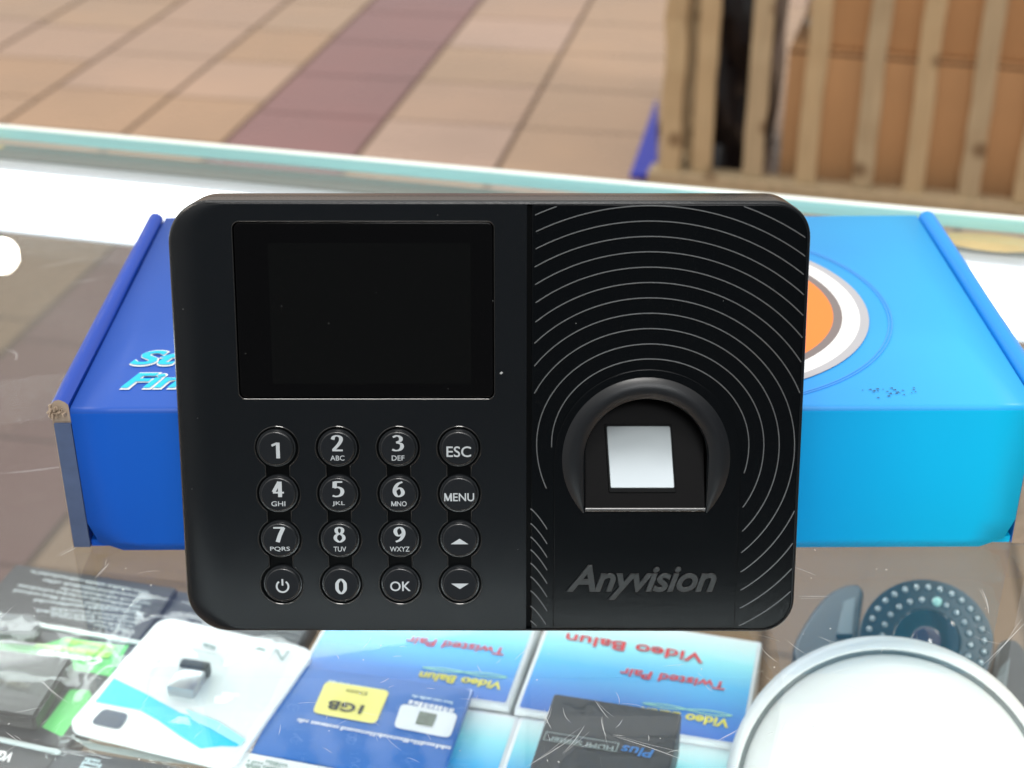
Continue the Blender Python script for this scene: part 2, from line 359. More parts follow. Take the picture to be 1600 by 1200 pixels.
def lid_front():
    # one bent sheet: lid + rounded fold + front panel with rounded lower corners
    x0, x1 = 0.0035, BW-0.0035; r = 0.0022; prof = [(BD-0.001, BH)]
    for i in range(7):
        a = math.pi/2*i/6; prof.append((r-r*math.sin(a), BH-r+r*math.cos(a)))
    prof.append((0.0, 0.012))
    prof.append((0.0, 0.004)); prof.append((0.0, 0.0006))
    V, F = [], []
    nx = 24
    for k, (y, z) in enumerate(prof):
        for i in range(nx+1):
            x = x0+(x1-x0)*i/nx
            if k == len(prof)-1: x = x0+0.011+(x1-x0-0.022)*i/nx
            if k == len(prof)-2: x = x0+0.003+(x1-x0-0.006)*i/nx
            dz = -0.0006*math.sin(math.pi*i/nx) if k == 0 else 0
            V.append((x, y, z+dz))
    for k in range(len(prof)-1):
        for i in range(nx):
            a = k*(nx+1)+i; F.append((a, a+nx+1, a+nx+2, a+1))
    o = from_pd('lid', V, F, [m_lid, m_carton], carton, True)
    for p in o.data.polygons: p.material_index = 0 if p.index < nx*6 else 1
    so = o.modifiers.new('board', 'SOLIDIFY'); so.thickness = 0.0016; so.offset = -1
    return o
lid_front()
def side_wall(x0, x1, m, name='side_wall'):
    # double wall with a rolled top, open at the front where the cut board shows
    pr = [(x0, 0.0005)]; c = (x0+x1)/2; r = (x1-x0)/2
    for i in range(9):
        a = math.pi-math.pi*i/8; pr.append((c+r*math.cos(a), BH+0.0025-r+r*math.sin(a)*1.0))
    pr.append((x1, 0.0005)); V, F = [], []; n = len(pr); ys = [0.0022, 0.02, 0.06, 0.11, BD-0.002]
    random.seed(5)
    for y in ys:
        for (x, z) in pr: V.append((x+random.uniform(-.0003, .0003), y, z))
    for k in range(len(ys)-1):
        for i in range(n-1): a = k*n+i; F.append((a, a+1, a+n+1, a+n))
    F.append(tuple(range(n-1, -1, -1))); F.append(tuple(range((len(ys)-1)*n, len(ys)*n)))
    o = from_pd(name, V, F, [m, m_kraft], carton, True); o.data.polygons[-2].material_index = 1; return o
side_wall(-0.0036, 0.0026, m_navy); side_wall(BW-0.0026, BW+0.0042, m_cyanw)
m_liner = mat('grey_board_liner', (0.07, 0.11, 0.22), 0.7, var=0.3, vscale=120)
box('inner_flap', -0.0027, 0.0030, 0.0007, 0.0018, 0.0015, BH-0.006, m_liner, carton, 0)
box('carton_base', 0.003, BW-0.003, 0.003, BD-0.002, 0.0004, 0.003, m_carton, carton, 0)
box('rear_panel', 0.003, BW-0.003, BD-0.0035, BD-0.002, 0.0004, BH-0.002, m_carton, carton, 0)
def torn(x, y, z):
    V, F = [], []; random.seed(9)
    bm = bmesh.new()
    for i in range(26):
        s = random.uniform(.0004, .0012); mt = Matrix.Translation((x+random.uniform(-.003, .003), y+random.uniform(-.0006, .0012), z+random.uniform(-.0018, .0018))) @ Euler([random.uniform(0, 3) for _ in range(3)]).to_matrix().to_4x4()
        bm_box(bm, -s, s, -s*.5, s*.5, -s*.25, s*.25, 0, mtx=mt)
    bm_obj('torn_edge', bm, m_kraft, carton, False)
torn(-0.001, 0.0016, BH-0.002)
# printing on the lid
carton_m = Matrix.LocRotScale(carton.location, carton.rotation_euler, None); carton_i = carton_m.inverted()
def cl(px, py): p = carton_i @ P(px, py, BH); return (p.x, p.y)
m_cyan_ink = mat('cyan_ink', (0.0, 0.56, 0.88), 0.4); m_white_ink = mat('white_ink', (0.85, 0.87, 0.88), 0.4)
def lid_text(s, l, r_, b, t, off, z, m, name):
    me = text_mesh(s, offset=off, shear=0.35); x0, y0 = cl(l, b); x1, _ = cl(r_, b); _, y1 = cl((l+r_)/2, t)
    fit(me, x0, x1, y0, y1, 1, BH+z); link_mesh(name, me, m, carton, False)
def lid_word(s, l, r_, b, t):
    lid_text(s, l-2.2, r_+2.2, b+2, t-2, 0.05, 0.0003, m_white_ink, 'printed_word_outline')
    lid_text(s, l, r_, b, t, 0.025, 0.0006, m_cyan_ink, 'printed_word')
lid_word('St', 202, 280, 572, 550); lid_word('Fin', 188, 282, 608, 585)
cx, cy = cl(1068, 478)
r_or = cl(1298, 478)[0]-cx
def ring(name, r0, r1, z, m, ecc=1.0):
    lp = [circle(cx, cy, r1, 96)] + ([circle(cx, cy, r0, 96)] if r0 else [])
    me = shape_mesh(name, lp, 0.00002); link_mesh(name, me, m, carton, False, loc=(0, 0, BH+z))
m_or = mat('orange_ink', (0.95, 0.24, 0.03), 0.35); m_gr = mat('warm_grey_ink', (0.20, 0.17, 0.17), 0.35, var=0.2, vscale=12); m_lg = mat('silver_grey_ink', (0.45, 0.46, 0.50), 0.3, var=0.25, vscale=10)
ring('printed_disc', 0, r_or, 0.0003, m_or); ring('printed_ring', r_or*1.0, r_or*1.06, 0.0003, m_gr)
ring('printed_ring', r_or*1.06, r_or*1.175, 0.0003, m_white_ink); ring('printed_ring', r_or*1.175, r_or*1.235, 0.0003, m_lg)
m_pur = mat('violet_hairline_ink', (0.06, 0.33, 0.84), 0.4)
for k, rr in enumerate((1.36, 1.38)): ring('printed_hairline', r_or*rr, r_or*rr+0.0004, 0.0003+k*.00001, m_pur)
# scuffs on the lid
random.seed(33); lst = []
for _ in range(26):
    px, py = random.gauss(1395, 28), random.gauss(613, 5); x, y = cl(px, py); s = random.uniform(.0002, .0008)
    lst.append(([(x-s, y, BH+.0004), (x+s, y-s*.4, BH+.0004), (x+s*.6, y+s*.7, BH+.0004)], [(0, 1, 2)]))
link_mesh('scuff_marks', pd_join('scuff_marks', lst), mat('scuff_dark', (0.02, 0.05, 0.12), 0.6), carton, False)

# ================================================================== black fingerprint terminal
term = empty('fingerprint_terminal', D0.to_tuple(), 0, -LEAN)
tag(term, 'black fingerprint attendance terminal with keypad and dark screen leaning on the blue carton', 'fingerprint terminal')
m_pl = mat('satin_black_plastic', (0.0085, 0.0105, 0.0130), 0.20, spec=0.30, rvar=0.05, vscale=9, bump=0.10, bscale=2200)
m_gl = mat('glossy_black_plastic', (0.0032, 0.0042, 0.0054), 0.18, spec=0.22, rvar=0.04, vscale=7, bump=0.03, bscale=500)
m_bead = mat('polished_black_edge', (0.012, 0.013, 0.014), 0.14, spec=1.0)
m_rid = mat('textured_highlight_ridge', (0.14, 0.153, 0.163), 0.40, var=0.35, vscale=900, bump=0.6, bscale=1800)  # lighter grey paints in the highlight that black ridges would catch
m_scr = mat('screen_glass_black', (0.0022, 0.0024, 0.003), 0.05, rvar=0.02, vscale=5)
m_lcd = mat('dark_lcd', (0.0035, 0.0040, 0.0044), 0.10)
m_key = mat('key_rubber', (0.013, 0.0155, 0.0185), 0.24, spec=0.8, bump=0.08, bscale=1500)
m_keytop = mat('matte_key_top', (0.015, 0.0175, 0.021), 0.5, spec=0.05, bump=0.08, bscale=1500)
m_leg = mat('legend_ink', (0.50, 0.55, 0.59), 0.5, var=0.06, vscale=300)
m_pit = mat('recess_black', (0.002, 0.0025, 0.003), 0.4, spec=0.08)
mm = 0.001
UL, UR, VB, VT = -102.3, 88.2, 0.0, 135.4
RAD = (12.0, 10.5, 11.0, 13.0)
def outline(il, ir, ib, it, n=12):
    rr = [max(2.0, RAD[0]-0.55*max(il, ib)), max(2.0, RAD[1]-ir), max(2.0, RAD[2]-ir), max(2.0, RAD[3]-0.55*max(il, it))]
    return rrect(UL+il, UR-ir, VB+ib, VT-it, rr, n)
def shell():
    outer = outline(0, 0, 0, 0); inner = outline(12.5, 1.1, 1.1, 1.1); N = len(outer)
    V, F = [], []
    steps = 12; rings = 0
    def addring(pts, ys):
        nonlocal rings
        for (x, z), y in zip(pts, ys): V.append((x*mm, y*mm, z*mm))
        rings += 1
    drop = []
    for (ox, oz), (ix, iz) in zip(outer, inner):
        wl = min(1, max(0, ((ix-ox)-1.5)/9)); drop.append(0.9+3.2*wl)
    for k in range(steps+1):
        a = math.pi/2*k/steps
        addring([(ix+(ox-ix)*math.sin(a), iz+(oz-iz)*math.sin(a)) for (ox, oz), (ix, iz) in zip(outer, inner)], [d*(1-math.cos(a)) for d in drop])
    addring(outer, [12.0]*N); addring(outline(0.5, .5, .5, .5), [12.2]*N); addring(outline(0.5, .5, .5, .5), [12.9]*N)
    addring(outer, [13.1]*N); addring(outer, [20]*N); addring(outline(1.5, 1.5, 0.6, 1.5), [23]*N)
    addring(outline(6, 6, 0.0, 8), [30.0]*N); addring(outline(8, 8, 0.0, 10), [34]*N)
    for k in range(rings-1):
        for i in range(N):
            a, b = k*N+i, k*N+(i+1) % N; F.append((a, a+N, b+N, b) if False else (a, b, b+N, a+N))
    F.append(tuple((rings-1)*N+i for i in range(N)))
    return from_pd('housing', V, F, m_pl, term, True)
shell()
inner = outline(12.5, 1.1, 1.1, 1.1)
GX0, GX1 = 4.4, 5.9
def face_plate(name, loops, y_front, thick, m, bevel=0.25, res=3):
    """plate whose front surface is at local y = y_front (mm)"""
    L = [[(a*mm, b*mm) for a, b in lp] for lp in loops]
    me = shape_mesh(name, L, (thick/2-bevel)*mm, bevel*mm, res); me.transform(Matrix.Translation((0, (y_front+thick/2)*mm, 0)) @ STAND)
    return link_mesh(name, me, m, term, True)
sx0, sy1 = dev(366, 345); sx1, sy0 = dev(773, 624)
screen_loop = rrect(-82.6, -5.2, 75.4, 129.4, 2.2)
colx = [-71.7, -53.2, -34.7, -16.2]; rowv = [60.1, 45.5, 30.8, 16.1]
def channel(cxm, R=6.75, wn=3.7):
    g = math.degrees(math.asin(wn/R)); pts = []
    def arc(v, a0, a1, n=14):
        for i in range(n+1):
            a = math.radians(a0+(a1-a0)*i/n); pts.append((cxm+R*math.cos(a), v+R*math.sin(a)))
    arc(rowv[0], 90, -(90-g)); arc(rowv[1], 90-g, -(90-g)); arc(rowv[2], 90-g, -(90-g)); arc(rowv[3], 90-g, -(270-g) , 34)
    arc(rowv[2], -(90+g), -(270-g)); arc(rowv[1], -(90+g), -(270-g)); arc(rowv[0], -(90+g), -268)
    # soften the necks
    return pts
left_plate = clip(inner, GX0, True)
face_plate('keypad_panel', [left_plate, screen_loop]+[channel(c) for c in colx], 0.0, 2.0, m_pl, 0.0)
def bead(name, loop, r, m, y=0.0):
    cu = bpy.data.curves.new(name, 'CURVE'); cu.dimensions = '3D'; cu.bevel_depth = r*mm; cu.bevel_resolution = 3; sp_ = cu.splines.new('POLY'); sp_.points.add(len(loop)-1); sp_.use_cyclic_u = True
    for i, p in enumerate(loop): sp_.points[i].co = (p[0]*mm, p[1]*mm, 0, 1)
    o = bpy.data.objects.new(name, cu); COL.objects.link(o); me = to_mesh(o, name); me.transform(Matrix.Translation((0, y*mm, 0)) @ STAND); return link_mesh(name, me, m, term, True)
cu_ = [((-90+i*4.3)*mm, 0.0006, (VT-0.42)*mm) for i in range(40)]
cv_ = bpy.data.curves.new('edge_highlight', 'CURVE'); cv_.dimensions = '3D'; cv_.bevel_depth = 0.00013; cv_.bevel_resolution = 2; sp2 = cv_.splines.new('POLY'); sp2.points.add(len(cu_)-1)  # added pale bead paints the highlight along the top front edge
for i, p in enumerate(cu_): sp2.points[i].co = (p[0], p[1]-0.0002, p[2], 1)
ov_ = bpy.data.objects.new('edge_highlight', cv_); COL.objects.link(ov_); link_mesh('edge_highlight', to_mesh(ov_, 'edge_highlight'), mat('pale_edge_highlight', (0.10, 0.11, 0.12), 0.15, spec=1.0), term, True)
for c in colx: bead('key_channel_edge', channel(c), 0.22, m_bead, 0.08)
bead('screen_edge', screen_loop, 0.16, m_bead, 0.08)
face_plate('keypad_tray', [rrect(-81, -7, 6, 70, 2)], 1.25, 1.2, m_pit, 0.1)
scr = face_plate('screen', [rrect(-82.1, -5.7, 75.9, 128.9, 1.9)], 0.35, 1.4, m_scr, 0.15)
l0, l1 = dev(426, 600), dev(735, 380)
lcd = face_plate('display', [rrect(l0[0], l1[0], l0[1], l1[1], 0.4)], 0.31, 0.1, m_lcd, 0.0); lcd.parent = scr
# groove between the two halves
face_plate('panel_groove', [[(GX0-1, 1.6), (GX1+1, 1.6), (GX1+1, VT-1.6), (GX0-1, VT-1.6)]], 1.0, 1.0, m_pit, 0.0)
# right glossy panel with the finger opening
AC, AV, AR = 40.9, 57.2, 18.6
hole_b = 40.2
def arch(cx_, cv, r, vb, n=30):
    p = [(cx_+r*math.cos(math.pi*i/n), cv+r*math.sin(math.pi*i/n)) for i in range(n+1)]
    return p+[(cx_-r, vb), (cx_+r, vb)]
right_plate = clip(inner, GX1, False)
OC, OV, OR = 41.3, 56.4, 28.4
face_plate('scanner_panel', [right_plate, arch(AC, AV, AR+0.6, hole_b-0.6)], 0.0, 2.0, m_gl, 0.3)
face_plate('arch_panel', [arch(OC, OV, OR, 1.8, 48), arch(AC, AV, AR, hole_b)], -0.75, 1.0, m_gl, 0.22)
# ridges like a fingerprint
def ridges():
    lst = []
    def ok(u, v):
        if u < GX1+0.8 or u > UR-1.2 or v < 1.9 or v > VT-1.45: return False
        r = 10.0
        for (ccx, ccv, sx2, sv2) in ((UR-11.5, VT-11.5, 1, 1), (UR-11.5, 11.5, 1, -1)):
            if (u-ccx)*sx2 > 0 and (v-ccv)*sv2 > 0 and math.hypot(u-ccx, v-ccv) > 10.0: return False
        if v > OV: return math.hypot(u-OC, v-OV) > OR+1.0
        if u < OC: return v > 47 and OC-u > OR+1.3
        return u-OC > OR+1.3
    all_runs = []
    for y0 in (795, 818, 839, 859, 880, 901, 923, 947, 970):
        run = []
        for i in range(15):
            t = i/14; u, v = dev(829+26*t, y0+(26+6*t)*t**1.15-0.0)
            if v > 1.9: run.append((u, v))
        if len(run) > 3: all_runs.append(run)
    for k in range(13):
        b = 133+24.0*k - (0.6 if k else 0); a = b+21
        run = []
        runs = []
        for i in range(721):
            t = math.radians(i*0.5+270)
            x = 1016+a*math.cos(t); s = math.sin(t); y = 694-(b if s > 0 else b+14)*s
            u, v = dev(x, y)
            if ok(u, v): run.append((u, v))
            else:
                if len(run) > 4: runs.append(run)
                run = []
        if len(run) > 4: runs.append(run)
        if k == 0: runs = runs+all_runs
        for run in runs:
            V, F = [], []; n = len(run)
            for i, (u, v) in enumerate(run):
                p0, p1 = run[max(0, i-1)], run[min(n-1, i+1)]; dx, dy = p1[0]-p0[0], p1[1]-p0[1]; L = math.hypot(dx, dy) or 1
                nx, ny = -dy/L, dx/L; e = min(1, min(i, n-1-i)/2.0)
                # outward side steep, inner side shallow: a stepped moulding
                for off, h in ((0.18, 0.02), (0.075, -0.30*e), (-0.085, -0.32*e), (-0.20, 0.02)):
                    V.append(((u+nx*off)*mm, h*mm, (v+ny*off)*mm))
            for i in range(n-1):
                for j in range(3):
                    q = i*4+j; F.append((q, q+4, q+5, q+1))
            F.append((0, 1, 2, 3)); F.append(tuple((n-1)*4+j for j in (3, 2, 1, 0))); lst.append((V, F))
    me = pd_join('fingerprint_ridges', lst); bm = bmesh.new(); bm.from_mesh(me); bmesh.ops.recalc_face_normals(bm, faces=bm.faces[:]); bm.to_mesh(me); bm.free()
    link_mesh('fingerprint_ridges', me, m_rid, term, True)
ridges()
# swollen rim round the opening
def rim():
    V, F = [], []; n, s = 120, 14
    th = math.acos(AR/25.8)-0.03
    for i in range(n+1):
        a = -th+(math.pi+2*th)*i/n; ca, sa = math.cos(a), math.sin(a)
        ri = AR+0.05 if 0 <= a <= math.pi else (AR+0.05)/abs(ca); ro = 25.8
        ri = min(ri, ro-0.02)
        for j in range(s+1):
            t = j/s; r = ri+(ro-ri)*t
            full = (ro-ri)/(25.8-AR)
            h = 0.66+1.45*full*(math.sin(math.pi*(t**0.9)))**0.9
            if j == s: h = 0.62
            if j == 0: h = 0.62-1.0
            V.append(((AC+r*ca)*mm, -h*mm, (AV-0.5+r*sa)*mm))
    for i in range(n):
        for j in range(s):
            q = i*(s+1)+j; F.append((q, q+1, q+s+2, q+s+1))
    o = from_pd('finger_rim', V, F, m_pl2, term, True)
m_pl2 = mat('satin_rim_plastic', (0.010, 0.012, 0.015), 0.32, spec=0.5, rvar=0.03, vscale=8, bump=0.05, bscale=2200)
rim()
# cavity: walls, sloping bed and lip
def cavity():
    bm = bmesh.new(); pr = arch(AC, AV, AR+0.25, hole_b, 40)
    a = [bm.verts.new((u*mm, -0.0004, v*mm)) for u, v in pr]; b = [bm.verts.new((u*mm, 0.0225, v*mm)) for u, v in pr]
    n = len(pr)
    for i in range(n):
        bm.faces.new((a[i], a[(i+1) % n], b[(i+1) % n], b[i]))
    bm.faces.new(b); bm_obj('finger_well', bm, m_pit, term, True)
cavity()
BS = (41.8, 1.0, 75.0, 15.0)      # bed slope: v, y at the lip -> v, y at the back
bm = bmesh.new()
hw = AR-0.2
sec = [(hole_b, 3.0), (hole_b+0.1, -0.6), (hole_b+0.7, -1.05), (hole_b+1.4, -0.85), (75.0, -0.85+(75-hole_b-1.4)*0.40), (75.0, 20.0), (hole_b, 20)]
va = [bm.verts.new(((AC-hw)*mm, y*mm, v*mm)) for v, y in sec]; vb = [bm.verts.new(((AC+hw)*mm, y*mm, v*mm)) for v, y in sec]
for i in range(len(sec)): bm.faces.new((va[i], vb[i], vb[(i+1) % len(sec)], va[(i+1) % len(sec)]))
bm.faces.new(va); bm.faces.new(vb[::-1]); bmesh.ops.recalc_face_normals(bm, faces=bm.faces[:])
bmesh.ops.bevel(bm, geom=[e for e in bm.edges], offset=0.00025, segments=2, affect='EDGES')
bm_obj('sensor_bed', bm, mat('bed_black_plastic', (0.0035, 0.0033, 0.0036), 0.35, spec=0.05), term, True)
slope = math.atan(0.40)
def bed(v): return -0.85+(v-hole_b-1.4)*0.40
bm = bmesh.new(); bmesh.ops.create_cone(bm, segments=16, radius1=0.0008, radius2=0.0008, depth=2*hw*mm, cap_ends=True, matrix=Matrix.Translation((AC*mm, -0.00085, (hole_b+0.55)*mm)) @ Matrix.Rotation(math.pi/2, 4, 'Y'))
bm_obj('thumb_lip', bm, m_bead, term, True)
# sensor window with its frame lies on the bed
def on_bed(name, u0, u1, v0, v1, lift, m, parent, bev, rad=0.5):
    vc = (v0+v1)/2; L = (v1-v0)/math.cos(slope)
    me = shape_mesh(name, [[((a-0.055*b)*mm, b*mm) for a, b in rrect(u0, u1, -L/2, L/2, rad)]], (lift-bev)*mm, bev*mm, 2)
    me.transform(Matrix.Translation((0, bed(vc)*mm, vc*mm)) @ Matrix.Rotation(-slope, 4, 'X') @ STAND)
    return link_mesh(name, me, m, parent, True)
on_bed('sensor_frame', 29.2, 49.9, 45.6, 65.2, 0.75, m_pit, term, 0.15)
m_win = bpy.data.materials.new('sensor_prism'); m_win.use_nodes = True
b_ = m_win.node_tree.nodes['Principled BSDF']; b_.inputs['Base Color'].default_value = (0.27, 0.31, 0.33, 1); b_.inputs['Roughness'].default_value = 0.09; b_.inputs['Metallic'].default_value = 0.12
n_ = m_win.node_tree.nodes.new('ShaderNodeTexNoise'); n_.inputs['Scale'].default_value = 60; bp_ = m_win.node_tree.nodes.new('ShaderNodeBump'); bp_.inputs['Strength'].default_value = 0.05
m_win.node_tree.links.new(n_.outputs['Fac'], bp_.inputs['Height']); m_win.node_tree.links.new(bp_.outputs[0], b_.inputs['Normal'])
on_bed('sensor_window', 29.7, 49.4, 46.8, 64.6, 1.25, m_win, term, 0.2, 0.6)
# thumb ramp below the lip
def ramp_lip():
    u0, u1 = AC-AR+0.2, AC+AR-0.2; V, F = [], []; n = 8
    for i in range(n+1):
        t = i/n; v = hole_b+0.2-t*10.5; h = 0.76+0.15*(1-t)**2
        for u in (u0-0.5*(1), u0, u1, u1+0.5): V.append((u*mm, -(h if u0 <= u <= u1 else 0.7)*mm, v*mm))
    for i in range(n):
        for j in range(3): q = i*4+j; F.append((q, q+4, q+5, q+1))
    o = from_pd('thumb_ramp', V, F, m_gl, term, True)
    bmm = bmesh.new(); bmm.from_mesh(o.data); bmesh.ops.recalc_face_normals(bmm, faces=bmm.faces[:]); bmm.to_mesh(o.data); bmm.free()
ramp_lip()
# maker's word moulded on the pillar
me = text_mesh('Anyvision', offset=0.012, shear=0.32, extrude=0.03, bevel=0.016, space=0.94)
x0, y0 = dev(884, 922); x1, y1 = dev(1120, 880)
c = np.array([v.co[:] for v in me.vertices]); base_y, top_y = -0.02, 0.73
fit(me, x0*mm, x1*mm, y0*mm, y1*mm, 0.008, 0, None, refy=(base_y, top_y))
me.transform(Matrix.Translation((0, -0.00098, 0)) @ STAND)
m_logo = mat('moulded_letter_plastic', (0.008, 0.0095, 0.011), 0.3, spec=0.8, var=0.2, vscale=500, bump=0.2, bscale=1500)
link_mesh('moulded_word', me, m_logo, term, True)
# keys
GL = {
 '0': [('c', [(.32, .95), (.53, .74), (.56, .5), (.53, .26), (.32, .05), (.11, .26), (.08, .5), (.11, .74)])],
 '1': [('l', [(.0, .78), (.34, .93)]), ('l', [(.38, .97), (.38, 0)])],
 '2': [('s', [(.08, .72), (.14, .88), (.31, .95), (.49, .86), (.51, .67), (.38, .42), (.10, .08)]), ('l', [(.05, .07), (.60, .07)])],
 '3': [('s', [(.07, .86), (.28, .95), (.47, .84), (.46, .65), (.24, .53)]), ('s', [(.24, .53), (.49, .44), (.54, .25), (.42, .08), (.2, .03), (.03, .10)])],
 '4': [('l', [(.43, .97), (.43, 0)]), ('l', [(.40, .95), (.05, .31)]), ('l', [(.02, .28), (.66, .28)])],
 '5': [('l', [(.14, .93), (.55, .93)]), ('l', [(.16, .95), (.14, .56)]), ('s', [(.13, .57), (.32, .60), (.5, .49), (.54, .28), (.42, .09), (.2, .03), (.03, .08)])],
 '6': [('s', [(.52, .95), (.28, .82), (.12, .55), (.10, .28), (.20, .08), (.34, .03), (.50, .14), (.54, .31), (.46, .50), (.32, .56), (.14, .44)])],
 '7': [('l', [(.03, .92), (.62, .92)]), ('l', [(.58, .94), (.38, .46), (.24, 0)])],
 '8': [('c', [(.31, .96), (.48, .86), (.47, .66), (.31, .54), (.15, .66), (.14, .86)]), ('c', [(.31, .54), (.52, .42), (.54, .2), (.31, .03), (.08, .2), (.10, .42)])],
}
GL['9'] = [(k, [(0.62-a, 0.98-b) for a, b in p]) for k, p in GL['6']]
def glyph(ch):
    lst = []
    for zi, (k, p) in enumerate(GL[ch]):
        q = spline(p, 8, k == 'c') if k in 'sc' else [tuple(np.array(p[i])+(np.array(p[i+1])-np.array(p[i]))*t) for i in range(len(p)-1) for t in (0, .25, .5, .75)]+[p[-1]]
        wd = []
        for i in range(len(q)):
            a, b = q[max(0, i-1)], q[min(len(q)-1, i+1)]; an = math.atan2(b[1]-a[1], b[0]-a[0])
            wd.append(0.08+0.125*abs(math.sin(an))**1.5+(0.025 if k == 'l' else 0))
        lst.append(ribbon(q, wd, zi*0.004))
    return pd_join('g', lst)
def word(s_, off_, thick):
    if not s_.startswith('M'): return text_mesh(s_, off_, space=1.0)
    t = thick; m_ = pd_join('m', [ribbon([(0.04, 0), (0.07, 1)], t*.8), ribbon([(0.07, 0.97), (0.42, 0.06)], t*1.25, .004), ribbon([(0.42, 0.06), (0.77, 0.97)], t*.8, .008), ribbon([(0.77, 1), (0.80, 0)], t*1.25, .012)])
    fr = {'MENU': .30, 'MNO': .38}[s_]; a_ = fit(m_, 0, fr-.035, 0, 1); b_2 = fit(text_mesh(s_[1:], off_, space=1.0), fr, 1, 0, 1); return join([a_, b_2], 'word')
def keys():
    KEYS = [['1', '2ABC', '3DEF', 'ESC'], ['4GHI', '5JKL', '6MNO', 'MENU'], ['7PQRS', '8TUV', '9WXYZ', 'up'], ['power', '0', 'OK', 'down']]
    kb = None
    for r in range(4):
        for c_ in range(4):
            u, v = colx[c_]+(0.35 if c_ == 0 and r == 3 else 0)-(0.25 if c_ == 0 and r == 0 else 0), rowv[r]
            if kb is None:      # lathe: collar, domed shoulder, flat top
                prof = [(5.95, 1.2), (5.95, 0.1), (5.55, 0.05), (5.5, -0.15), (5.45, -0.5), (5.25, -0.88), (5.0, -1.02), (4.6, -1.034), (0.0, -1.035)]
                V, F = [], []; n = 48
                for (rr, y) in prof[:-1]:
                    for i in range(n): a = 2*math.pi*i/n; V.append((rr*math.cos(a)*mm, y*mm, rr*math.sin(a)*mm))
                V.append((0, prof[-1][1]*mm, 0))
                for k in range(len(prof)-2):
                    for i in range(n): a, b = k*n+i, k*n+(i+1) % n; F.append((a, a+n, b+n, b))
                k0 = (len(prof)-2)*n
                for i in range(n): F.append((k0+i, len(V)-1, k0+(i+1) % n))
                kb = bpy.data.meshes.new('key'); kb.from_pydata(V, [], F); kb.update()
                bmm = bmesh.new(); bmm.from_mesh(kb); bmesh.ops.recalc_face_normals(bmm, faces=bmm.faces[:]); bmm.to_mesh(kb); bmm.free()
                key = link_mesh('key', kb, [m_key, m_keytop], term, True)
                for p in kb.polygons: p.material_index = 1 if max((kb.vertices[i].co.x**2+kb.vertices[i].co.z**2) for i in p.vertices) < (5.02*mm)**2 else 0
            else:
                key = bpy.data.objects.new('key', kb); COL.objects.link(key); key.parent = term
            key.location = (u*mm, 0, v*mm)
            s = KEYS[r][c_]; parts = []
            def put(me, x0, x1, y0, y1): parts.append(fit(me, x0*mm, x1*mm, y0*mm, y1*mm, 0.001, 0.00112))
            if s in ('up', 'down'):
                sg = 1 if s == 'up' else -1
                me = bpy.data.meshes.new('t'); me.from_pydata([(-1, -sg, 0), (1, -sg, 0), (0, sg, 0)], [], [(0, 1, 2) if sg > 0 else (0, 2, 1)]); put(me, -2.75, 2.75, -0.9-0.4, 0.9-0.4)
            elif s == 'power':
                arc_ = [(math.cos(a), math.sin(a)) for a in [math.radians(125+290*i/30) for i in range(31)]]
                l1_ = ribbon(arc_, 0.30); l2_ = ribbon([(0, 0.15), (0, 1.3)], 0.30, 0.01)
                me = pd_join('p', [l1_, l2_]); put(me, -2.1, 2.1, -2.6, 2.0)
            elif s in ('ESC', 'MENU', 'OK'):
                wd, hh = {'ESC': (7.5, 3.4), 'MENU': (9.2, 2.6), 'OK': (6.4, 3.2)}[s]; dv = {'ESC': -0.9, 'MENU': -0.8, 'OK': -0.4}[s]
                put(word(s, 0.010, 0.17), -wd/2, wd/2, dv-hh/2, dv+hh/2)
            else:
                d, rest = s[0], s[1:]
                wd = {'1': 2.6}.get(d, 3.7)
                if rest:
                    put(glyph(d), -wd/2, wd/2, -0.75, 4.35); lw = {3: 4.3, 4: 6.1}[len(rest)]*(0.9 if rest in ('TUV', 'JKL', 'DEF') else 1.1 if rest in ('MNO',) else 1)
                    put(word(rest, 0.006, 0.15), -lw/2, lw/2, -3.7, -2.1)
                else: put(glyph(d), -wd/2+(0.1 if d == '0' else 0), wd/2, -3.0 if d == '1' else -3.0, 2.1)
            me = join(parts, 'legend'); me.transform(STAND)
            link_mesh('legend', me, m_leg, key, False)
keys()
# dust on the terminal
random.seed(12); bm = bmesh.new()
for (px, py) in [(783, 582), (684, 336), (514, 505), (440, 478), (588, 457), (309, 653), (294, 327), (286, 483), (770, 470), (384, 552), (700, 607), (900, 505), (1130, 470), (950, 870), (1010, 818), (640, 985)]+[(random.uniform(290, 1220), random.uniform(640, 970)) for _ in range(8)]:
    u, v = dev(px, py); s = random.uniform(0.04, 0.10) if py != 582 else 0.4
    if s < 0.06: s = 0.06
    bm_box(bm, -s*mm, s*mm, -.00005, .00005, -s*mm*random.uniform(.4, 1.3), s*mm, 0, mtx=Matrix.Translation((u*mm, -0.00025, v*mm)) @ Matrix.Rotation(random.uniform(0, 3), 4, 'Y'))
bm_obj('dust_specks', bm, mat('pale_dust', (0.45, 0.47, 0.48), 0.8), term, False)['kind'] = 'stuff'

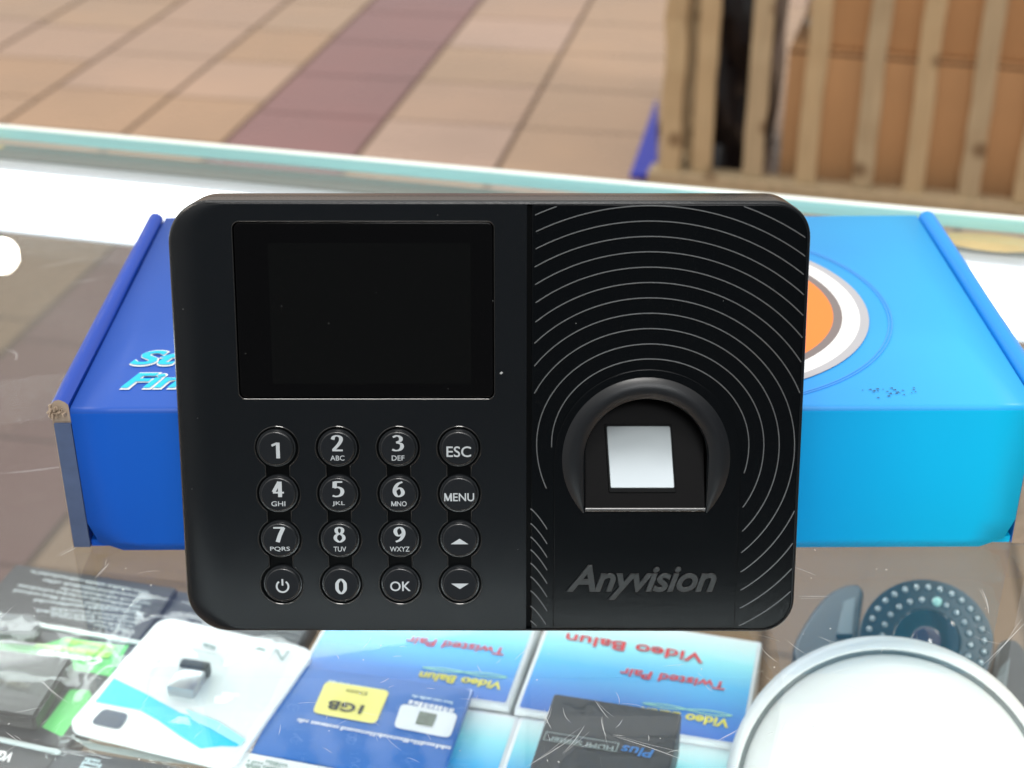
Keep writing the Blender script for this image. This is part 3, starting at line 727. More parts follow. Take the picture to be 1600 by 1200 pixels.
# ================================================================== goods under the glass
def packet(name, tl, tr, bl, z, thick, m_side, m_top, label, cat, group=None, rad=0.0012, brd=0.0009):
    a, b, c3 = P(*tl, z), P(*tr, z), P(*bl, z)
    ex = (b-a); yaw = math.atan2(ex.y, ex.x); wd = ex.length
    eyd = Vector((math.sin(yaw), -math.cos(yaw), 0)); h = (c3-a).dot(eyd); sk = (c3-a).dot(ex.normalized())
    ctr = a+ex/2+eyd*h/2+ex.normalized()*sk/2
    root = empty(name, (ctr.x, ctr.y, z-thick), yaw); tag(root, label, cat, group)
    box('body', -wd/2, wd/2, -h/2, h/2, 0, thick, m_side, root, min(0.0012, thick/3), 2)
    if m_top is not None:
        me = shape_mesh('printed_face', [rrect(-wd/2+brd, wd/2-brd, -h/2+brd, h/2-brd, rad)], 0.00004)
        link_mesh('printed_face', me, m_top, root, False, loc=(0, 0, thick+0.0001))
    inv = Matrix.LocRotScale(root.location, root.rotation_euler, None).inverted()
    def L(px, py): p = inv @ P(px, py, z); return (p.x, p.y)
    return root, L, wd, h, thick
def flat_poly(name, root, L, thick, pts, m, lift=0.0004, smooth_n=0):
    q = [L(*p) for p in pts]
    if smooth_n: q = spline(q, smooth_n, True)[:-1]
    me = shape_mesh(name, [q], 0.00003); return link_mesh(name, me, m, root, False, loc=(0, 0, thick+lift))
def print_text(root, L, thick, s, p0, p1, hgt, m, lift=0.0005, off=0.01, shear=0.0, name='printed_word', flip=True):
    """text whose left..right end (as seen by its own reader) runs p0 -> p1; cap height hgt metres"""
    a, b = Vector(L(*p0)), Vector(L(*p1)); d = b-a; wd = d.length; an = math.atan2(d.y, d.x)
    me = text_mesh(s, off, shear); fit(me, 0, wd, 0, hgt, 0.001, 0)
    me.transform(Matrix.Translation((a.x, a.y, thick+lift)) @ Matrix.Rotation(an, 4, 'Z'))
    return link_mesh(name, me, m, root, False)
m_wb = mat('white_card', (0.80, 0.84, 0.84), 0.45, var=0.03)
m_red = mat('red_ink', (0.75, 0.03, 0.04), 0.5); m_yel = mat('yellow_ink', (0.85, 0.78, 0.06), 0.5); m_lime = mat('lime_ink', (0.45, 0.85, 0.12), 0.5)
m_pale = mat('pale_ink', (0.62, 0.80, 0.86), 0.5); m_blk = mat('black_ink', (0.02, 0.03, 0.03), 0.5)
def balun(tl, tr, bl, z, label, big):
    a, b, c3 = P(*tl, z), P(*tr, z), P(*bl, z); h = abs((c3-a).dot(Vector((math.sin(math.atan2((b-a).y, (b-a).x)), -math.cos(math.atan2((b-a).y, (b-a).x)), 0))))
    m = ramp_mat('sky_to_sea_print', 'Y', [(-h/2, (0.003, 0.135, 0.58)), (-h*0.28, (0.004, 0.23, 0.70)), (0.0, (0.05, 0.52, 0.90)), (h*0.22, (0.28, 0.85, 0.92)), (h*0.38, (0.62, 0.92, 0.90)), (h/2, (0.80, 0.92, 0.90))], 0.35, 0.3, 0.03)
    return packet('video_balun_box', tl, tr, bl, z, 0.030, m_wb, m, label, 'small box', 'video balun boxes under the glass', brd=0.0019)
Z1 = -0.124
# left balun box
rA, LA, wA, hA, tA = balun((541, 914), (848, 958), (463, 1052), Z1, 'blue gradient small box under a data plan card, red Twisted Pair print near the terminal', False)
print_text(rA, LA, tA, 'Twisted Pair', (790, 1014), (637, 995), 0.0052, m_red, off=0.012, shear=0.12)
print_text(rA, LA, tA, 'Video Balun', (785, 1067), (657, 1050), 0.0052, m_yel, off=0.03, shear=0.12)
m_lines = mat('lime_wave_ink', (0.40, 0.85, 0.55), 0.5)
def waves(root, L, t, p0, p1, amp):
    a, b = Vector(L(*p0)), Vector(L(*p1)); d = b-a; n = Vector((-d.y, d.x)).normalized(); lst = []
    for k, ph in enumerate((0, math.pi)):
        pts = [tuple(a+d*(i/40)+n*(amp*math.sin(math.pi*2*i/40+ph)*(1-0.3*i/40))) for i in range(41)]; lst.append(ribbon(pts, 0.0006, k*0.00008))
    link_mesh('printed_wave', pd_join('printed_wave', lst), m_lines, root, False, loc=(0, 0, t+0.0005))
waves(rA, LA, tA, (792, 1060), (660, 1044), 0.0012)
# right balun box
rB, LB, wB, hB, tB = balun((858, 952), (1188, 1002), (806, 1109), Z1, 'white edged blue gradient box with large red Video Balun print under the glass', True)
print_text(rB, LB, tB, 'Video Balun', (1101, 1023), (886, 990), 0.0068, m_red, off=0.02)
print_text(rB, LB, tB, 'Twisted Pair', (1134, 1067), (970, 1044), 0.0056, m_red, off=0.02, shear=0.12)
print_text(rB, LB, tB, 'Video Balun', (1139, 1125), (1002, 1106), 0.0056, m_yel, off=0.03, shear=0.12)
waves(rB, LB, tB, (1144, 1120), (1004, 1100), 0.0013)
# next row of the same boxes, nearer the customer
rC, LC, wC, hC, tC = balun((480, 1068), (803, 1117), (415, 1235), Z1-0.002, 'pale cyan balun box in the near row, left of the black splitter box', False)
rD, LD, wD, hD, tD = balun((812, 1118), (1152, 1171), (752, 1290), Z1-0.002, 'pale cyan balun box in the near row, partly under the black splitter box', False)
# data card
m_bluecard = mat('royal_blue_card', (0.003, 0.135, 0.48), 0.3, var=0.12, vscale=18, coat=0.3)
rE, LE, wE, hE, tE = packet('data_card_pack', (478, 1040), (757, 1078), (372, 1176), Z1+0.004, 0.003, m_bluecard, m_bluecard, 'royal blue card with yellow 1GB label and white chip label', 'card pack', rad=0.003)
def label_box(name, root, L, t, pts, m, lift=0.0006):
    q = [Vector(L(*p)) for p in pts]; out = []
    for i in range(4):
        p, a, b = q[i], q[i-1], q[(i+1) % 4]; da, db = (a-p).normalized()*.0028, (b-p).normalized()*.0028
        for k in range(6):
            s = k/5; out.append(tuple((p+da)*(1-s)**2+p*2*s*(1-s)+(p+db)*s*s))
    me = shape_mesh(name, [out], 0.00003); return link_mesh(name, me, m, root, False, loc=(0, 0, t+lift))
label_box('yellow_label', rE, LE, tE, [(509, 1066), (609, 1081), (587, 1133), (488, 1115)], mat('yellow_label_paper', (0.86, 0.80, 0.20), 0.5, var=.06))
label_box('chip_label', rE, LE, tE, [(627, 1101), (716, 1117), (703, 1155), (615, 1138)], m_wb)
flat_poly('gold_chip', rE, LE, tE, [(656, 1114), (683, 1119), (675, 1138), (649, 1133)], mat('olive_chip_contact', (0.12, 0.16, 0.12), 0.4, var=.4, vscale=300), 0.0009)
print_text(rE, LE, tE, '1GB', (570, 1105), (516, 1096), 0.0056, m_blk, 0.0009, off=0.03)
print_text(rE, LE, tE, 'Data', (575, 1084), (541, 1079), 0.0022, mat('olive_ink', (.25, .24, .05), .6), 0.0009)
lines_m = m_pale
def text_lines(root, L, t, rows, hgt, m, lift=0.0005, seed=1, name='small_print'):
    """rows of tiny unreadable print: short dashes of uneven length"""
    random.seed(seed); lst = []
    for (p0, p1) in rows:
        a, b = Vector(L(*p0)), Vector(L(*p1)); d = b-a; W = d.length; u = d/W; n = Vector((-u.y, u.x)); s = 0
        while s < W:
            wl = random.uniform(1.2, 5.5)*hgt; e = min(W, s+wl); x = s
            while x < e:
                gw = hgt*random.uniform(.25, .5); hh = hgt*random.choice([.6, .6, .65, .95]); p = a+u*x; st = hgt*.18
                for (o_, ww) in ((0, st), (gw*.6, st)):
                    q0 = p+u*o_; q1 = p+u*(o_+ww); lst.append(([(*q0, 0), (*q1, 0), (*(q1+n*hh), 0), (*(q0+n*hh), 0)], [(0, 1, 2, 3)]))
                q0 = p; q1 = p+u*(gw*.6); y0_ = hh*random.choice([.1, .45, .8]); lst.append(([(*(q0+n*y0_), .00002), (*(q1+n*y0_), .00002), (*(q1+n*(y0_+st)), .00002), (*(q0+n*(y0_+st)), .00002)], [(0, 1, 2, 3)]))
                x += gw+hgt*.16
            s = e+hgt*.45
    link_mesh(name, pd_join(name, lst), m, root, False, loc=(0, 0, t+lift))
text_lines(rE, LE, tE, [((598, 1079), (516, 1064))], 0.0018, m_pale, seed=2)
text_lines(rE, LE, tE, [((705, 1168), (468, 1124))], 0.0025, m_white_ink, seed=3)
text_lines(rE, LE, tE, [((708, 1098), (646, 1087))], 0.0018, m_pale, seed=4)
text_lines(rE, LE, tE, [((710, 1109), (646, 1096))], 0.0042, m_white_ink, seed=5)
# white paper slip
rF, LF, wF, hF, tF = packet('paper_slip', (368, 1172), (520, 1200), (330, 1245), Z1+0.0045, 0.001, m_wb, None, 'white paper slip with grey marks at the near edge of the blue card', 'paper slip')
text_lines(rF, LF, tF, [((412, 1193), (388, 1188)), ((408, 1199), (384, 1194)), ((450, 1196), (420, 1189)), ((445, 1204), (415, 1198))], 0.0022, mat('grey_green_ink', (.2, .3, .26), .6), seed=8)
# black splitter box
m_bb = mat('dull_black_board', (0.030, 0.036, 0.040), 0.5, var=0.2, vscale=30); m_bs = mat('dark_board_side', (0.022, 0.027, 0.032), 0.5)
rG, LG, wG, hG, tG = packet('splitter_box', (862, 1082), (1062, 1113), (826, 1215), Z1+0.022, 0.022, m_bs, m_bb, 'scratched black box with small HDMI Splitter print on the pale boxes', 'small box')
m_dim = mat('faded_grey_ink', (0.33, 0.40, 0.38), 0.6)
print_text(rG, LG, tG, 'HDMI Splitter', (960, 1165), (860, 1149), 0.0040, m_dim, off=0.02)
q = [LG(*p) for p in ((962, 1176), (849, 1157), (854, 1145), (967, 1163))]
link_mesh('print_frame', pd_join('print_frame', [ribbon([q[i], q[(i+1) % 4]], 0.0004, i*.00003) for i in range(4)]), m_dim, rG, False, loc=(0, 0, tG+.0005))
print_text(rG, LG, tG, 'Plus', (1023, 1173), (972, 1165), 0.0050, mat('blue_ink', (0.02, 0.20, 0.55), 0.5), off=0.02, shear=.2)
# white card with tiny USB adapter
rH, LH, wH, hH, tH = packet('adapter_blister_card', (238, 960), (478, 1012), (118, 1140), Z1+0.006, 0.003, m_wb, None, 'white blister card with cyan swoosh and tiny wireless adapter', 'blister card', rad=.004)
# replace its square body by a rounded card
for ch in list(rH.children): bpy.data.objects.remove(ch)
me = shape_mesh('card', [rrect(-wH/2, wH/2, -hH/2, hH/2, 0.0065)], 0.0012, 0.0003); link_mesh('card', me, m_wb, rH, True, loc=(0, 0, 0.0015))
m_cy = mat('cyan_swoosh_ink', (0.0, 0.56, 0.80), 0.4); m_cy2 = mat('pale_cyan_ink', (0.35, 0.80, 0.84), 0.4)
flat_poly('swoosh', rH, LH, tH, [(178, 1060), (225, 1083), (281, 1114), (337, 1133), (380, 1160), (370, 1167), (345, 1166), (313, 1170), (281, 1150), (247, 1126), (219, 1110), (149, 1097)], m_cy, 0.0002)
flat_poly('swoosh', rH, LH, tH, [(290, 1109), (340, 1128), (384, 1157), (376, 1166), (355, 1155), (330, 1140), (300, 1126)], m_cy2, 0.0005)
bubble = empty('wireless_adapter', (0, 0, 0)); bubble.parent = rH
bpy.data.objects.remove(bubble)
a1 = Vector(LH(289, 1043)); b1 = Vector(LH(331, 1050)); c1 = Vector(LH(268, 1088)); yw = math.atan2((b1-a1).y, (b1-a1).x)
ctr = (Vector(LH(300, 1068)))
ad_w = (b1-a1).length*0.95
usb = box('wireless_adapter', -ad_w/2, ad_w/2, -0.0095, 0.004, 0, 0.005, mat('adapter_metal', (0.45, 0.46, 0.48), 0.3, 0.7, var=.2, vscale=200), rH, 0.0006, loc=(ctr.x-.001, ctr.y, tH), rot=(0, 0, yw))
box('adapter_cap', -ad_w/2-.0006, ad_w/2+.0006, 0.0041, 0.0085, 0, 0.0062, m_blk, usb, 0.001, 3)
label_box('chip_picture', rH, LH, tH, [(162, 1108), (202, 1117), (187, 1141), (141, 1131)], mat('dark_chip_ink', (0.02, 0.045, 0.09), 0.3, var=.6, vscale=250), 0.0004)
print_text(rH, LH, tH, 'N', (453, 1017), (430, 1012), 0.0075, mat('grey_green_letter', (0.20, 0.32, 0.30), 0.6), off=-0.02)
text_lines(rH, LH, tH, [((418, 1014), (405, 1011)), ((338, 1012), (322, 1006))], 0.0030, mat('grey_green_letter', (0.20, 0.32, 0.30), 0.6), seed=6)
# clear blister over the card
m_blis = glass_mat('blister_plastic', (0.96, 0.98, 0.975), 0.7, 0.08)
def blister(root, L, tk, pts, hgt, lift=0.0006, name='blister'):
    q = [Vector(L(*p)) for p in pts]; cc = sum(q, Vector((0, 0)))/4; bm = bmesh.new()
    lo = [bm.verts.new((*p, tk+lift)) for p in q]; hi = [bm.verts.new((*(cc+(p-cc)*.86), tk+lift+hgt)) for p in q]
    for i in range(4): bm.faces.new((lo[i], lo[(i+1) % 4], hi[(i+1) % 4], hi[i]))
    bm.faces.new(hi); bmesh.ops.bevel(bm, geom=bm.edges[:], offset=0.002, segments=3, affect='EDGES'); bm_obj(name, bm, m_blis, root, True)
blister(rH, LH, tH, [(262, 1025), (360, 1045), (325, 1108), (222, 1088)], 0.010)
def film(root, L, tk, pts, hgt, lift, seed, name='film_wrap', n=26):
    random.seed(seed); q = [Vector(L(*p)) for p in pts]; V, F = [], []
    from mathutils import noise
    for j in range(n+1):
        for i in range(n+1):
            a, b = i/n, j/n; p = (q[0]*(1-a)+q[1]*a)*(1-b)+(q[3]*(1-a)+q[2]*a)*b
            e = min(a, 1-a, b, 1-b); nz = noise.noise(Vector((p.x*45+seed, p.y*45, 0)))+0.6*abs(noise.noise(Vector((p.x*110, p.y*110+seed, 0))))
            V.append((p.x+0.0015*noise.noise(Vector((i*.4, j*.4, seed))), p.y, tk+lift+hgt*max(0.05, (0.5+0.8*nz))*(1 if e > .06 else .35)))
    for j in range(n):
        for i in range(n): k = j*(n+1)+i; F.append((k, k+1, k+n+2, k+n+1))
    return from_pd(name, V, F, m_blis, root, True)
film(rH, LH, tH, [(222, 952), (486, 1008), (372, 1212), (96, 1146)], 0.0035, 0.009, 4)
# dark packs at the left
m_dk = mat('charcoal_board', (0.030, 0.034, 0.040), 0.45, var=0.15, vscale=25); m_dk2 = mat('slate_board', (0.035, 0.042, 0.055), 0.4, var=0.15, vscale=25)
rI, LI, wI, hI, tI = packet('printed_leaflet_box', (22, 880), (274, 918), (-48, 965), Z1-0.004, 0.024, m_dk2, m_dk, 'charcoal box covered in rows of tiny white print at the left', 'small box')
rows = [((233, 926), (50, 892)), ((237, 935), (72, 906)), ((236, 943), (98, 919)), ((222, 948), (30, 914)), ((218, 955), (25, 922)), ((226, 959), (56, 937)), ((224, 966), (82, 950)), ((215, 972), (60, 953)), ((209, 979), (82, 960)), ((199, 986), (150, 976))]
text_lines(rI, LI, tI, rows, 0.0024, mat('soft_white_ink', (0.42, 0.48, 0.50), 0.6), seed=11)
rK, LK, wK, hK, tK = packet('leaflet_card', (276, 922), (500, 958), (215, 990), Z1-0.008, 0.012, m_dk2, m_dk2, 'slate grey box behind the white adapter card, mostly hidden by the terminal', 'small box')
text_lines(rK, LK, tK, [((470, 990), (415, 980)), ((462, 998), (418, 990)), ((455, 1004), (420, 998))], 0.0022, mat('faint_ink', (0.2, 0.24, 0.25), 0.6), seed=13)
m_green = mat('leaf_green_ink', (0.10, 0.58, 0.14), 0.4, var=0.08, vscale=20)
rJ, LJ, wJ, hJ, tJ = packet('converter_blister_pack', (-55, 957), (212, 1004), (-170, 1118), Z1, 0.010, m_dk, m_dk, 'black and green converter blister pack at the left edge', 'blister pack')
box('rim_fold', -wJ/2, wJ/2, hJ/2-.0022, hJ/2+.0004, tJ, tJ+.0016, mat('clear_fold_white', (0.62, 0.72, 0.70), .3), rJ, .0006)
flat_poly('green_band', rJ, LJ, tJ, [(-60, 1001), (60, 1010), (105, 997), (192, 1010), (203, 1007), (172, 1058), (130, 1049), (-75, 1021)], m_green, 0.0003)
flat_poly('green_band', rJ, LJ, tJ, [(110, 1078), (140, 1080), (143, 1088), (97, 1152), (66, 1137)], m_green, 0.0003)
print_text(rJ, LJ, tJ, 'Converte', (163, 1031), (64, 1017), 0.0052, m_white_ink, 0.0009, off=0.04, shear=.25)
text_lines(rJ, LJ, tJ, [((181, 1012), (108, 1001)), ((177, 1020), (62, 1008)), ((172, 1026), (100, 1014))], 0.0034, m_lime, 0.0009, seed=14)
m_prod = mat('dark_device_plastic', (0.022, 0.022, 0.023), 0.35, var=0.2, vscale=60, bump=.2)
def prism(name, root, L, tk, pts, hgt, m, bev=0.0012, lift=0.0004):
    q = [Vector(L(*p)) for p in pts]; bm = bmesh.new(); lo = [bm.verts.new((*p, tk+lift)) for p in q]; hi = [bm.verts.new((*p, tk+lift+hgt)) for p in q]; n = len(q)
    for i in range(n): bm.faces.new((lo[i], lo[(i+1) % n], hi[(i+1) % n], hi[i]))
    bm.faces.new(hi); bm.faces.new(lo[::-1]); bmesh.ops.recalc_face_normals(bm, faces=bm.faces[:]); bmesh.ops.bevel(bm, geom=bm.edges[:], offset=bev, segments=2, affect='EDGES'); return bm_obj(name, bm, m, root, True)
dv = prism('converter_unit', rJ, LJ, tJ, [(-90, 1024), (118, 1050), (58, 1146), (-150, 1112)], 0.008, m_prod)
print_text(rJ, LJ, tJ, 'HDMI MINI', (52, 1094), (-14, 1080), 0.0036, mat('bronze_ink', (.16, .15, .12), .5), 0.0090, off=.02)
prism('cable_plug', rJ, LJ, tJ, [(-40, 972), (55, 980), (68, 996), (52, 1010), (-40, 1006)], 0.006, mat('grey_plug_plastic', (0.13, 0.14, 0.15), .45, var=.2, vscale=80), .001, .0016)
blister(rJ, LJ, tJ, [(-95, 1016), (135, 1043), (70, 1152), (-155, 1118)], 0.014)
rM, LM, wM, hM, tM = packet('cable_adapter_box', (-70, 1140), (84, 1174), (-110, 1215), Z1, 0.012, m_dk, m_dk, 'black box with white VGA print in the bottom left corner', 'small box')
print_text(rM, LM, tM, 'VGA', (25, 1178), (-10, 1172), 0.0056, m_white_ink, off=0.03)
box('rim_fold', -wM/2, wM/2, hM/2-.0018, hM/2+.0004, tM, tM+.0016, mat('clear_fold_white', (0.45, 0.52, 0.52), .3), rM, .0006)
rN, LN, wN, hN, tN = packet('dark_cable_pack', (92, 1166), (372, 1212), (50, 1240), Z1, 0.010, m_dk2, m_dk2, 'dark pack under the near edge of the white adapter card', 'small box')
text_lines(rN, LN, tN, [((158, 1189), (134, 1184)), ((160, 1196), (130, 1190)), ((152, 1202), (126, 1197))], 0.0024, m_pale, seed=17)
flat_poly('painted_glare', rN, LN, tN, [(108, 1152), (160, 1166), (250, 1180), (340, 1192), (330, 1200), (240, 1190), (140, 1172)], mat('film_glare_grey', (0.30, 0.36, 0.36), .25, var=.5, vscale=60), 0.0006)  # flat pale patch paints the glare of crumpled film

film(rJ, LJ, tJ, [(-60, 958), (214, 1002), (110, 1166), (-170, 1120)], 0.003, 0.006, 9)
film(rN, LN, tN, [(96, 1150), (372, 1200), (340, 1225), (60, 1190)], 0.004, 0.001, 12)
# ------------------------------------------------------------------ white dome camera
def lathe(name, prof, m, parent, n=72, smooth=True, cap=True):
    V, F = [], []
    for (r, z) in prof:
        for i in range(n): a = 2*math.pi*i/n; V.append((r*math.cos(a), r*math.sin(a), z))
    for k in range(len(prof)-1):
        for i in range(n): a, b = k*n+i, k*n+(i+1) % n; F.append((a, b, b+n, a+n))
    if cap: F.append(tuple((len(prof)-1)*n+i for i in range(n)))
    return from_pd(name, V, F, m, parent, smooth)
m_wp = mat('white_camera_plastic', (0.56, 0.57, 0.55), 0.32, var=0.02, vscale=10)
m_gv = mat('grey_seam', (0.17, 0.20, 0.20), 0.6)
dc = P(1390, 1256, -0.120)
dome = empty('dome_camera', dc.to_tuple()); tag(dome, 'large white round security camera body at the bottom right under the glass', 'security camera')
R0 = 0.0640
vd = (cC-dc).normalized(); ax = (vd+Vector((0.05, -0.05, -0.12))).normalized()
dome.rotation_euler = ax.to_track_quat('Z', 'Y').to_euler()
prof = [(R0*.80, -.030), (R0*.97, -.026), (R0*1.0, -.018), (R0*1.0, -.004), (R0*.985, 0.0015), (R0*.96, 0.0035), (R0*.935, 0.0045), (R0*.925, 0.003)]
lathe('rear_ring', prof, mat('white_ring_plastic', (0.80, 0.81, 0.79), 0.4, var=0.03), dome, cap=False)
lathe('seam', [(R0*.93, 0.003), (R0*.925, .0005), (R0*.88, .0005)], m_gv, dome, cap=False)
pf = [(R0*.895, -0.001), (R0*.895, 0.003)]+[(R0*.895*math.cos(a), 0.003+0.007*math.sin(a)) for a in [math.radians(d) for d in range(6, 90, 7)]]+[(0.001, 0.010)]
lathe('front_shell', pf, m_wp, dome)
# ------------------------------------------------------------------ infrared camera
ic = P(1447, 1001, -0.112)
ir = empty('infrared_camera', ic.to_tuple()); tag(ir, 'dark round infrared camera with rings of clear diodes behind the white dome', 'security camera')
vd2 = (cC-ic).normalized(); ax2 = (vd2+Vector((0.0, 0.0, 0.55))).normalized()
q_ = ax2.to_track_quat('Z', 'Y'); ir.rotation_euler = q_.to_euler()
m_ir = mat('blue_grey_camera_metal', (0.058, 0.070, 0.080), 0.35, 0.2, var=.1, vscale=40)
RI = 0.0285
bodyp = [(RI*.9, -.045), (RI, -.040), (RI*1.01, -.002), (RI*.99, 0.0), (RI*.55, 0.0), (RI*.53, -.001), (RI*.53, -.004)]
lathe('housing', [(RI*.9, -.045), (RI, -.040), (RI*1.01, -.002), (RI*.99, 0.0003), (RI*.52, 0.0003), (RI*.50, -.001)], m_ir, ir)
lathe('lens_window', [(RI*.50, 0.0006), (RI*.48, 0.0010)], mat('lens_glass', (0.020, 0.026, 0.032), 0.04, coat=1.0), ir)
lathe('lens', [(RI*.22, 0.0011), (RI*.20, 0.0016), (RI*.10, .0024)], mat('violet_lens', (0.05, 0.025, 0.06), 0.06, coat=1.0), ir)
m_led = mat('clear_diode', (0.42, 0.48, 0.50), 0.08, 0.3, coat=1.0); m_sock = mat('diode_socket', (0.015, 0.02, 0.025), 0.4)
diode = None
for (rr, cnt, ph) in ((RI*.86, 30, 0), (RI*.655, 22, .1)):
    for i in range(cnt):
        a = 2*math.pi*i/cnt+ph
        if diode is None:
            diode = lathe('diode', [(0.00145, 0.0003), (0.00140, 0.0008), (0.0011, 0.0014), (0.0005, 0.0018)], m_led, ir, 14); dm = diode.data
            sock = lathe('socket', [(0.0020, 0.0003), (0.0018, 0.0006), (0.0016, 0.0004)], m_sock, ir, 16); sm_ = sock.data; bpy.data.objects.remove(sock)
            o = diode
        else:
            o = bpy.data.objects.new('diode', dm); COL.objects.link(o); o.parent = ir
        o.location = (rr*math.cos(a), rr*math.sin(a), 0)
        s2 = bpy.data.objects.new('socket', sm_); COL.objects.link(s2); s2.parent = o
sn = lathe('light_sensor', [(0.0022, 0.0003), (0.0021, 0.001), (0.0016, 0.0017), (.0006, .0021)], mat('pale_green_sensor', (0.40, 0.75, 0.68), 0.15, coat=1), ir, 18)
inv_ir = Matrix.LocRotScale(ir.location, ir.rotation_euler, None).inverted()
def on_ir(px, py):
    d = ray(px, py); n = ax2; s = (ic-cC).dot(n)/d.dot(n); return inv_ir @ (cC+d*s)
sp = on_ir(1464, 941); sn.location = (sp.x, sp.y, 0.0004)
# bracket arms, curved fins
m_fin = mat('dark_bracket_plastic', (0.035, 0.045, 0.055), 0.4, var=.15, vscale=30)
def fin(pts, hgt, label, z):
    q = [P(*p, z) for p in pts]; cc = sum(q, Vector())/len(q); root = empty('camera_bracket', (cc.x, cc.y, z-hgt)); tag(root, label, 'camera bracket', 'curved camera brackets under the glass')
    pl = [((p.x-cc.x), (p.y-cc.y)) for p in q]; pl = spline(pl, 5, True)[:-1]
    me = shape_mesh('shell', [pl], hgt/2-.002, .002, 3); link_mesh('shell', me, m_fin, root, True, loc=(0, 0, hgt/2)); return root, cc
f1, c1_ = fin([(1240, 1020), (1262, 965), (1296, 925), (1333, 911), (1349, 921), (1346, 950), (1341, 1000), (1338, 1040), (1290, 1060)], .03, 'dark curved camera bracket left of the infrared camera', -0.125)
f2, c2_ = fin([(1542, 1075), (1552, 1030), (1560, 1004), (1578, 997), (1598, 1008), (1622, 1060), (1628, 1120), (1600, 1160), (1560, 1120)], .03, 'dark curved camera bracket right of the infrared camera at the photo edge', -0.125)
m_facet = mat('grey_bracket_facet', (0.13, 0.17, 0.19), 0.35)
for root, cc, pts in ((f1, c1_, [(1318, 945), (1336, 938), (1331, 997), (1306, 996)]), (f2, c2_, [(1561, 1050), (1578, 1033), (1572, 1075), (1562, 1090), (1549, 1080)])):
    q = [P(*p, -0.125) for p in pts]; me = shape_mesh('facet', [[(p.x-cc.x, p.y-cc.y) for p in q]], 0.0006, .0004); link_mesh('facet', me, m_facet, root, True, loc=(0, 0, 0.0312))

# ================================================================== wooden crate beyond the counter
cr0 = P(1035, 262, -0.951); cr1 = P(1600, 318, -0.951); cd = (cr1-cr0); cyaw = math.atan2(cd.y, cd.x)
crate = empty('wooden_crate', (cr0.x, cr0.y, FZ+0.004), cyaw); tag(crate, 'rough pale slatted wooden crate standing on the floor beyond the counter', 'crate')
m_wd = mat('rough_pine', (0.54, 0.415, 0.25), 0.8, var=0.22, vscale=12, stretch=(6, 6, 0.8), bump=0.8, bscale=25)
m_wd2 = mat('greyed_pine', (0.48, 0.385, 0.25), 0.85, var=0.25, vscale=12, stretch=(6, 6, 0.8), bump=0.8, bscale=25)
for wm in (m_wd, m_wd2):
    t = wm.node_tree; b = t.nodes['Principled BSDF']; src = b.inputs['Base Color'].links[0].from_socket
    c = t.nodes.new('ShaderNodeTexCoord'); v = t.nodes.new('ShaderNodeTexVoronoi'); v.inputs['Scale'].default_value = 9; t.links.new(c.outputs['Object'], v.inputs['Vector'])
    q = t.nodes.new('ShaderNodeMapRange'); q.inputs['From Min'].default_value = 0.10; q.inputs['From Max'].default_value = 0.22; q.inputs['To Min'].default_value = 0.75; q.inputs['To Max'].default_value = 0.0
    t.links.new(v.outputs['Distance'], q.inputs['Value']); mx = t.nodes.new('ShaderNodeMix'); mx.data_type = 'RGBA'; mx.inputs['B'].default_value = (0.16, 0.09, 0.04, 1)
    t.links.new(q.outputs[0], mx.inputs['Factor']); t.links.new(src, mx.inputs['A']); t.links.new(mx.outputs['Result'], b.inputs['Base Color'])
def plank(name, x0, x1, y0, y1, z0, z1, m, wob=0.003):
    bm = bmesh.new(); vs = bm_box(bm, x0, x1, y0, y1, z0, z1, 0)
    L = max((x1-x0, 0), (y1-y0, 1), (z1-z0, 2)); axx = L[1]
    es = [e for e in bm.edges if abs((e.verts[0].co-e.verts[1].co)[axx]) > L[0]*.9]
    bmesh.ops.subdivide_edges(bm, edges=es, cuts=14, use_grid_fill=True)
    ks = {}
    for v in bm.verts:
        k = round(v.co[axx], 4)
        if k not in ks: ks[k] = (random.uniform(-wob, wob), random.uniform(-wob, wob))
        o2 = [a for a in range(3) if a != axx]; v.co[o2[0]] += ks[k][0]+random.uniform(-wob*.3, wob*.3); v.co[o2[1]] += ks[k][1]
    bmesh.ops.bevel(bm, geom=[e for e in bm.edges if len(e.link_faces) == 2 and e.calc_face_angle(0) > 1.2], offset=0.002, segments=1, affect='EDGES')
    return bm_obj(name, bm, m, crate, False)
HC = 0.85; random.seed(17)
plank('post', -0.005, 0.042, -0.02, 0.03, 0.0, HC, m_wd)
W = 1.25
plank('bottom_rail', -0.03, W, -0.032, 0.032, 0.0, 0.045, m_wd2); plank('top_rail', -0.02, W, -0.03, 0.03, HC, HC+.05, m_wd)
def lx(px, py, z):
    p = P(px, py, z)-Vector(crate.location); return p.x*math.cos(cyaw)+p.y*math.sin(cyaw)
for i, (px, py) in enumerate(((1092, 268), (1171, 280), (1256, 287), (1344, 297), (1424, 303), (1512, 313), (1600, 320))):
    x = lx(px, py, FZ+.06); plank('slat', x-.0225, x+.0225, -.012, .010, 0.046, HC, m_wd if i % 2 == 0 else m_wd2, .002)
x = lx(1600, 320, FZ+.06)+.125; plank('slat', x-.022, x+.022, -.012, .010, 0.004, HC, m_wd)
plank('post', W-.04, W, -0.02, .03, 0, HC, m_wd)
plank('slat', 0.046, 0.082, 0.035, 0.055, 0.10, HC, m_wd2, .004); plank('slat', 0.05, 0.07, 0.030, 0.045, 0.0, 0.16, m_wd, .006)
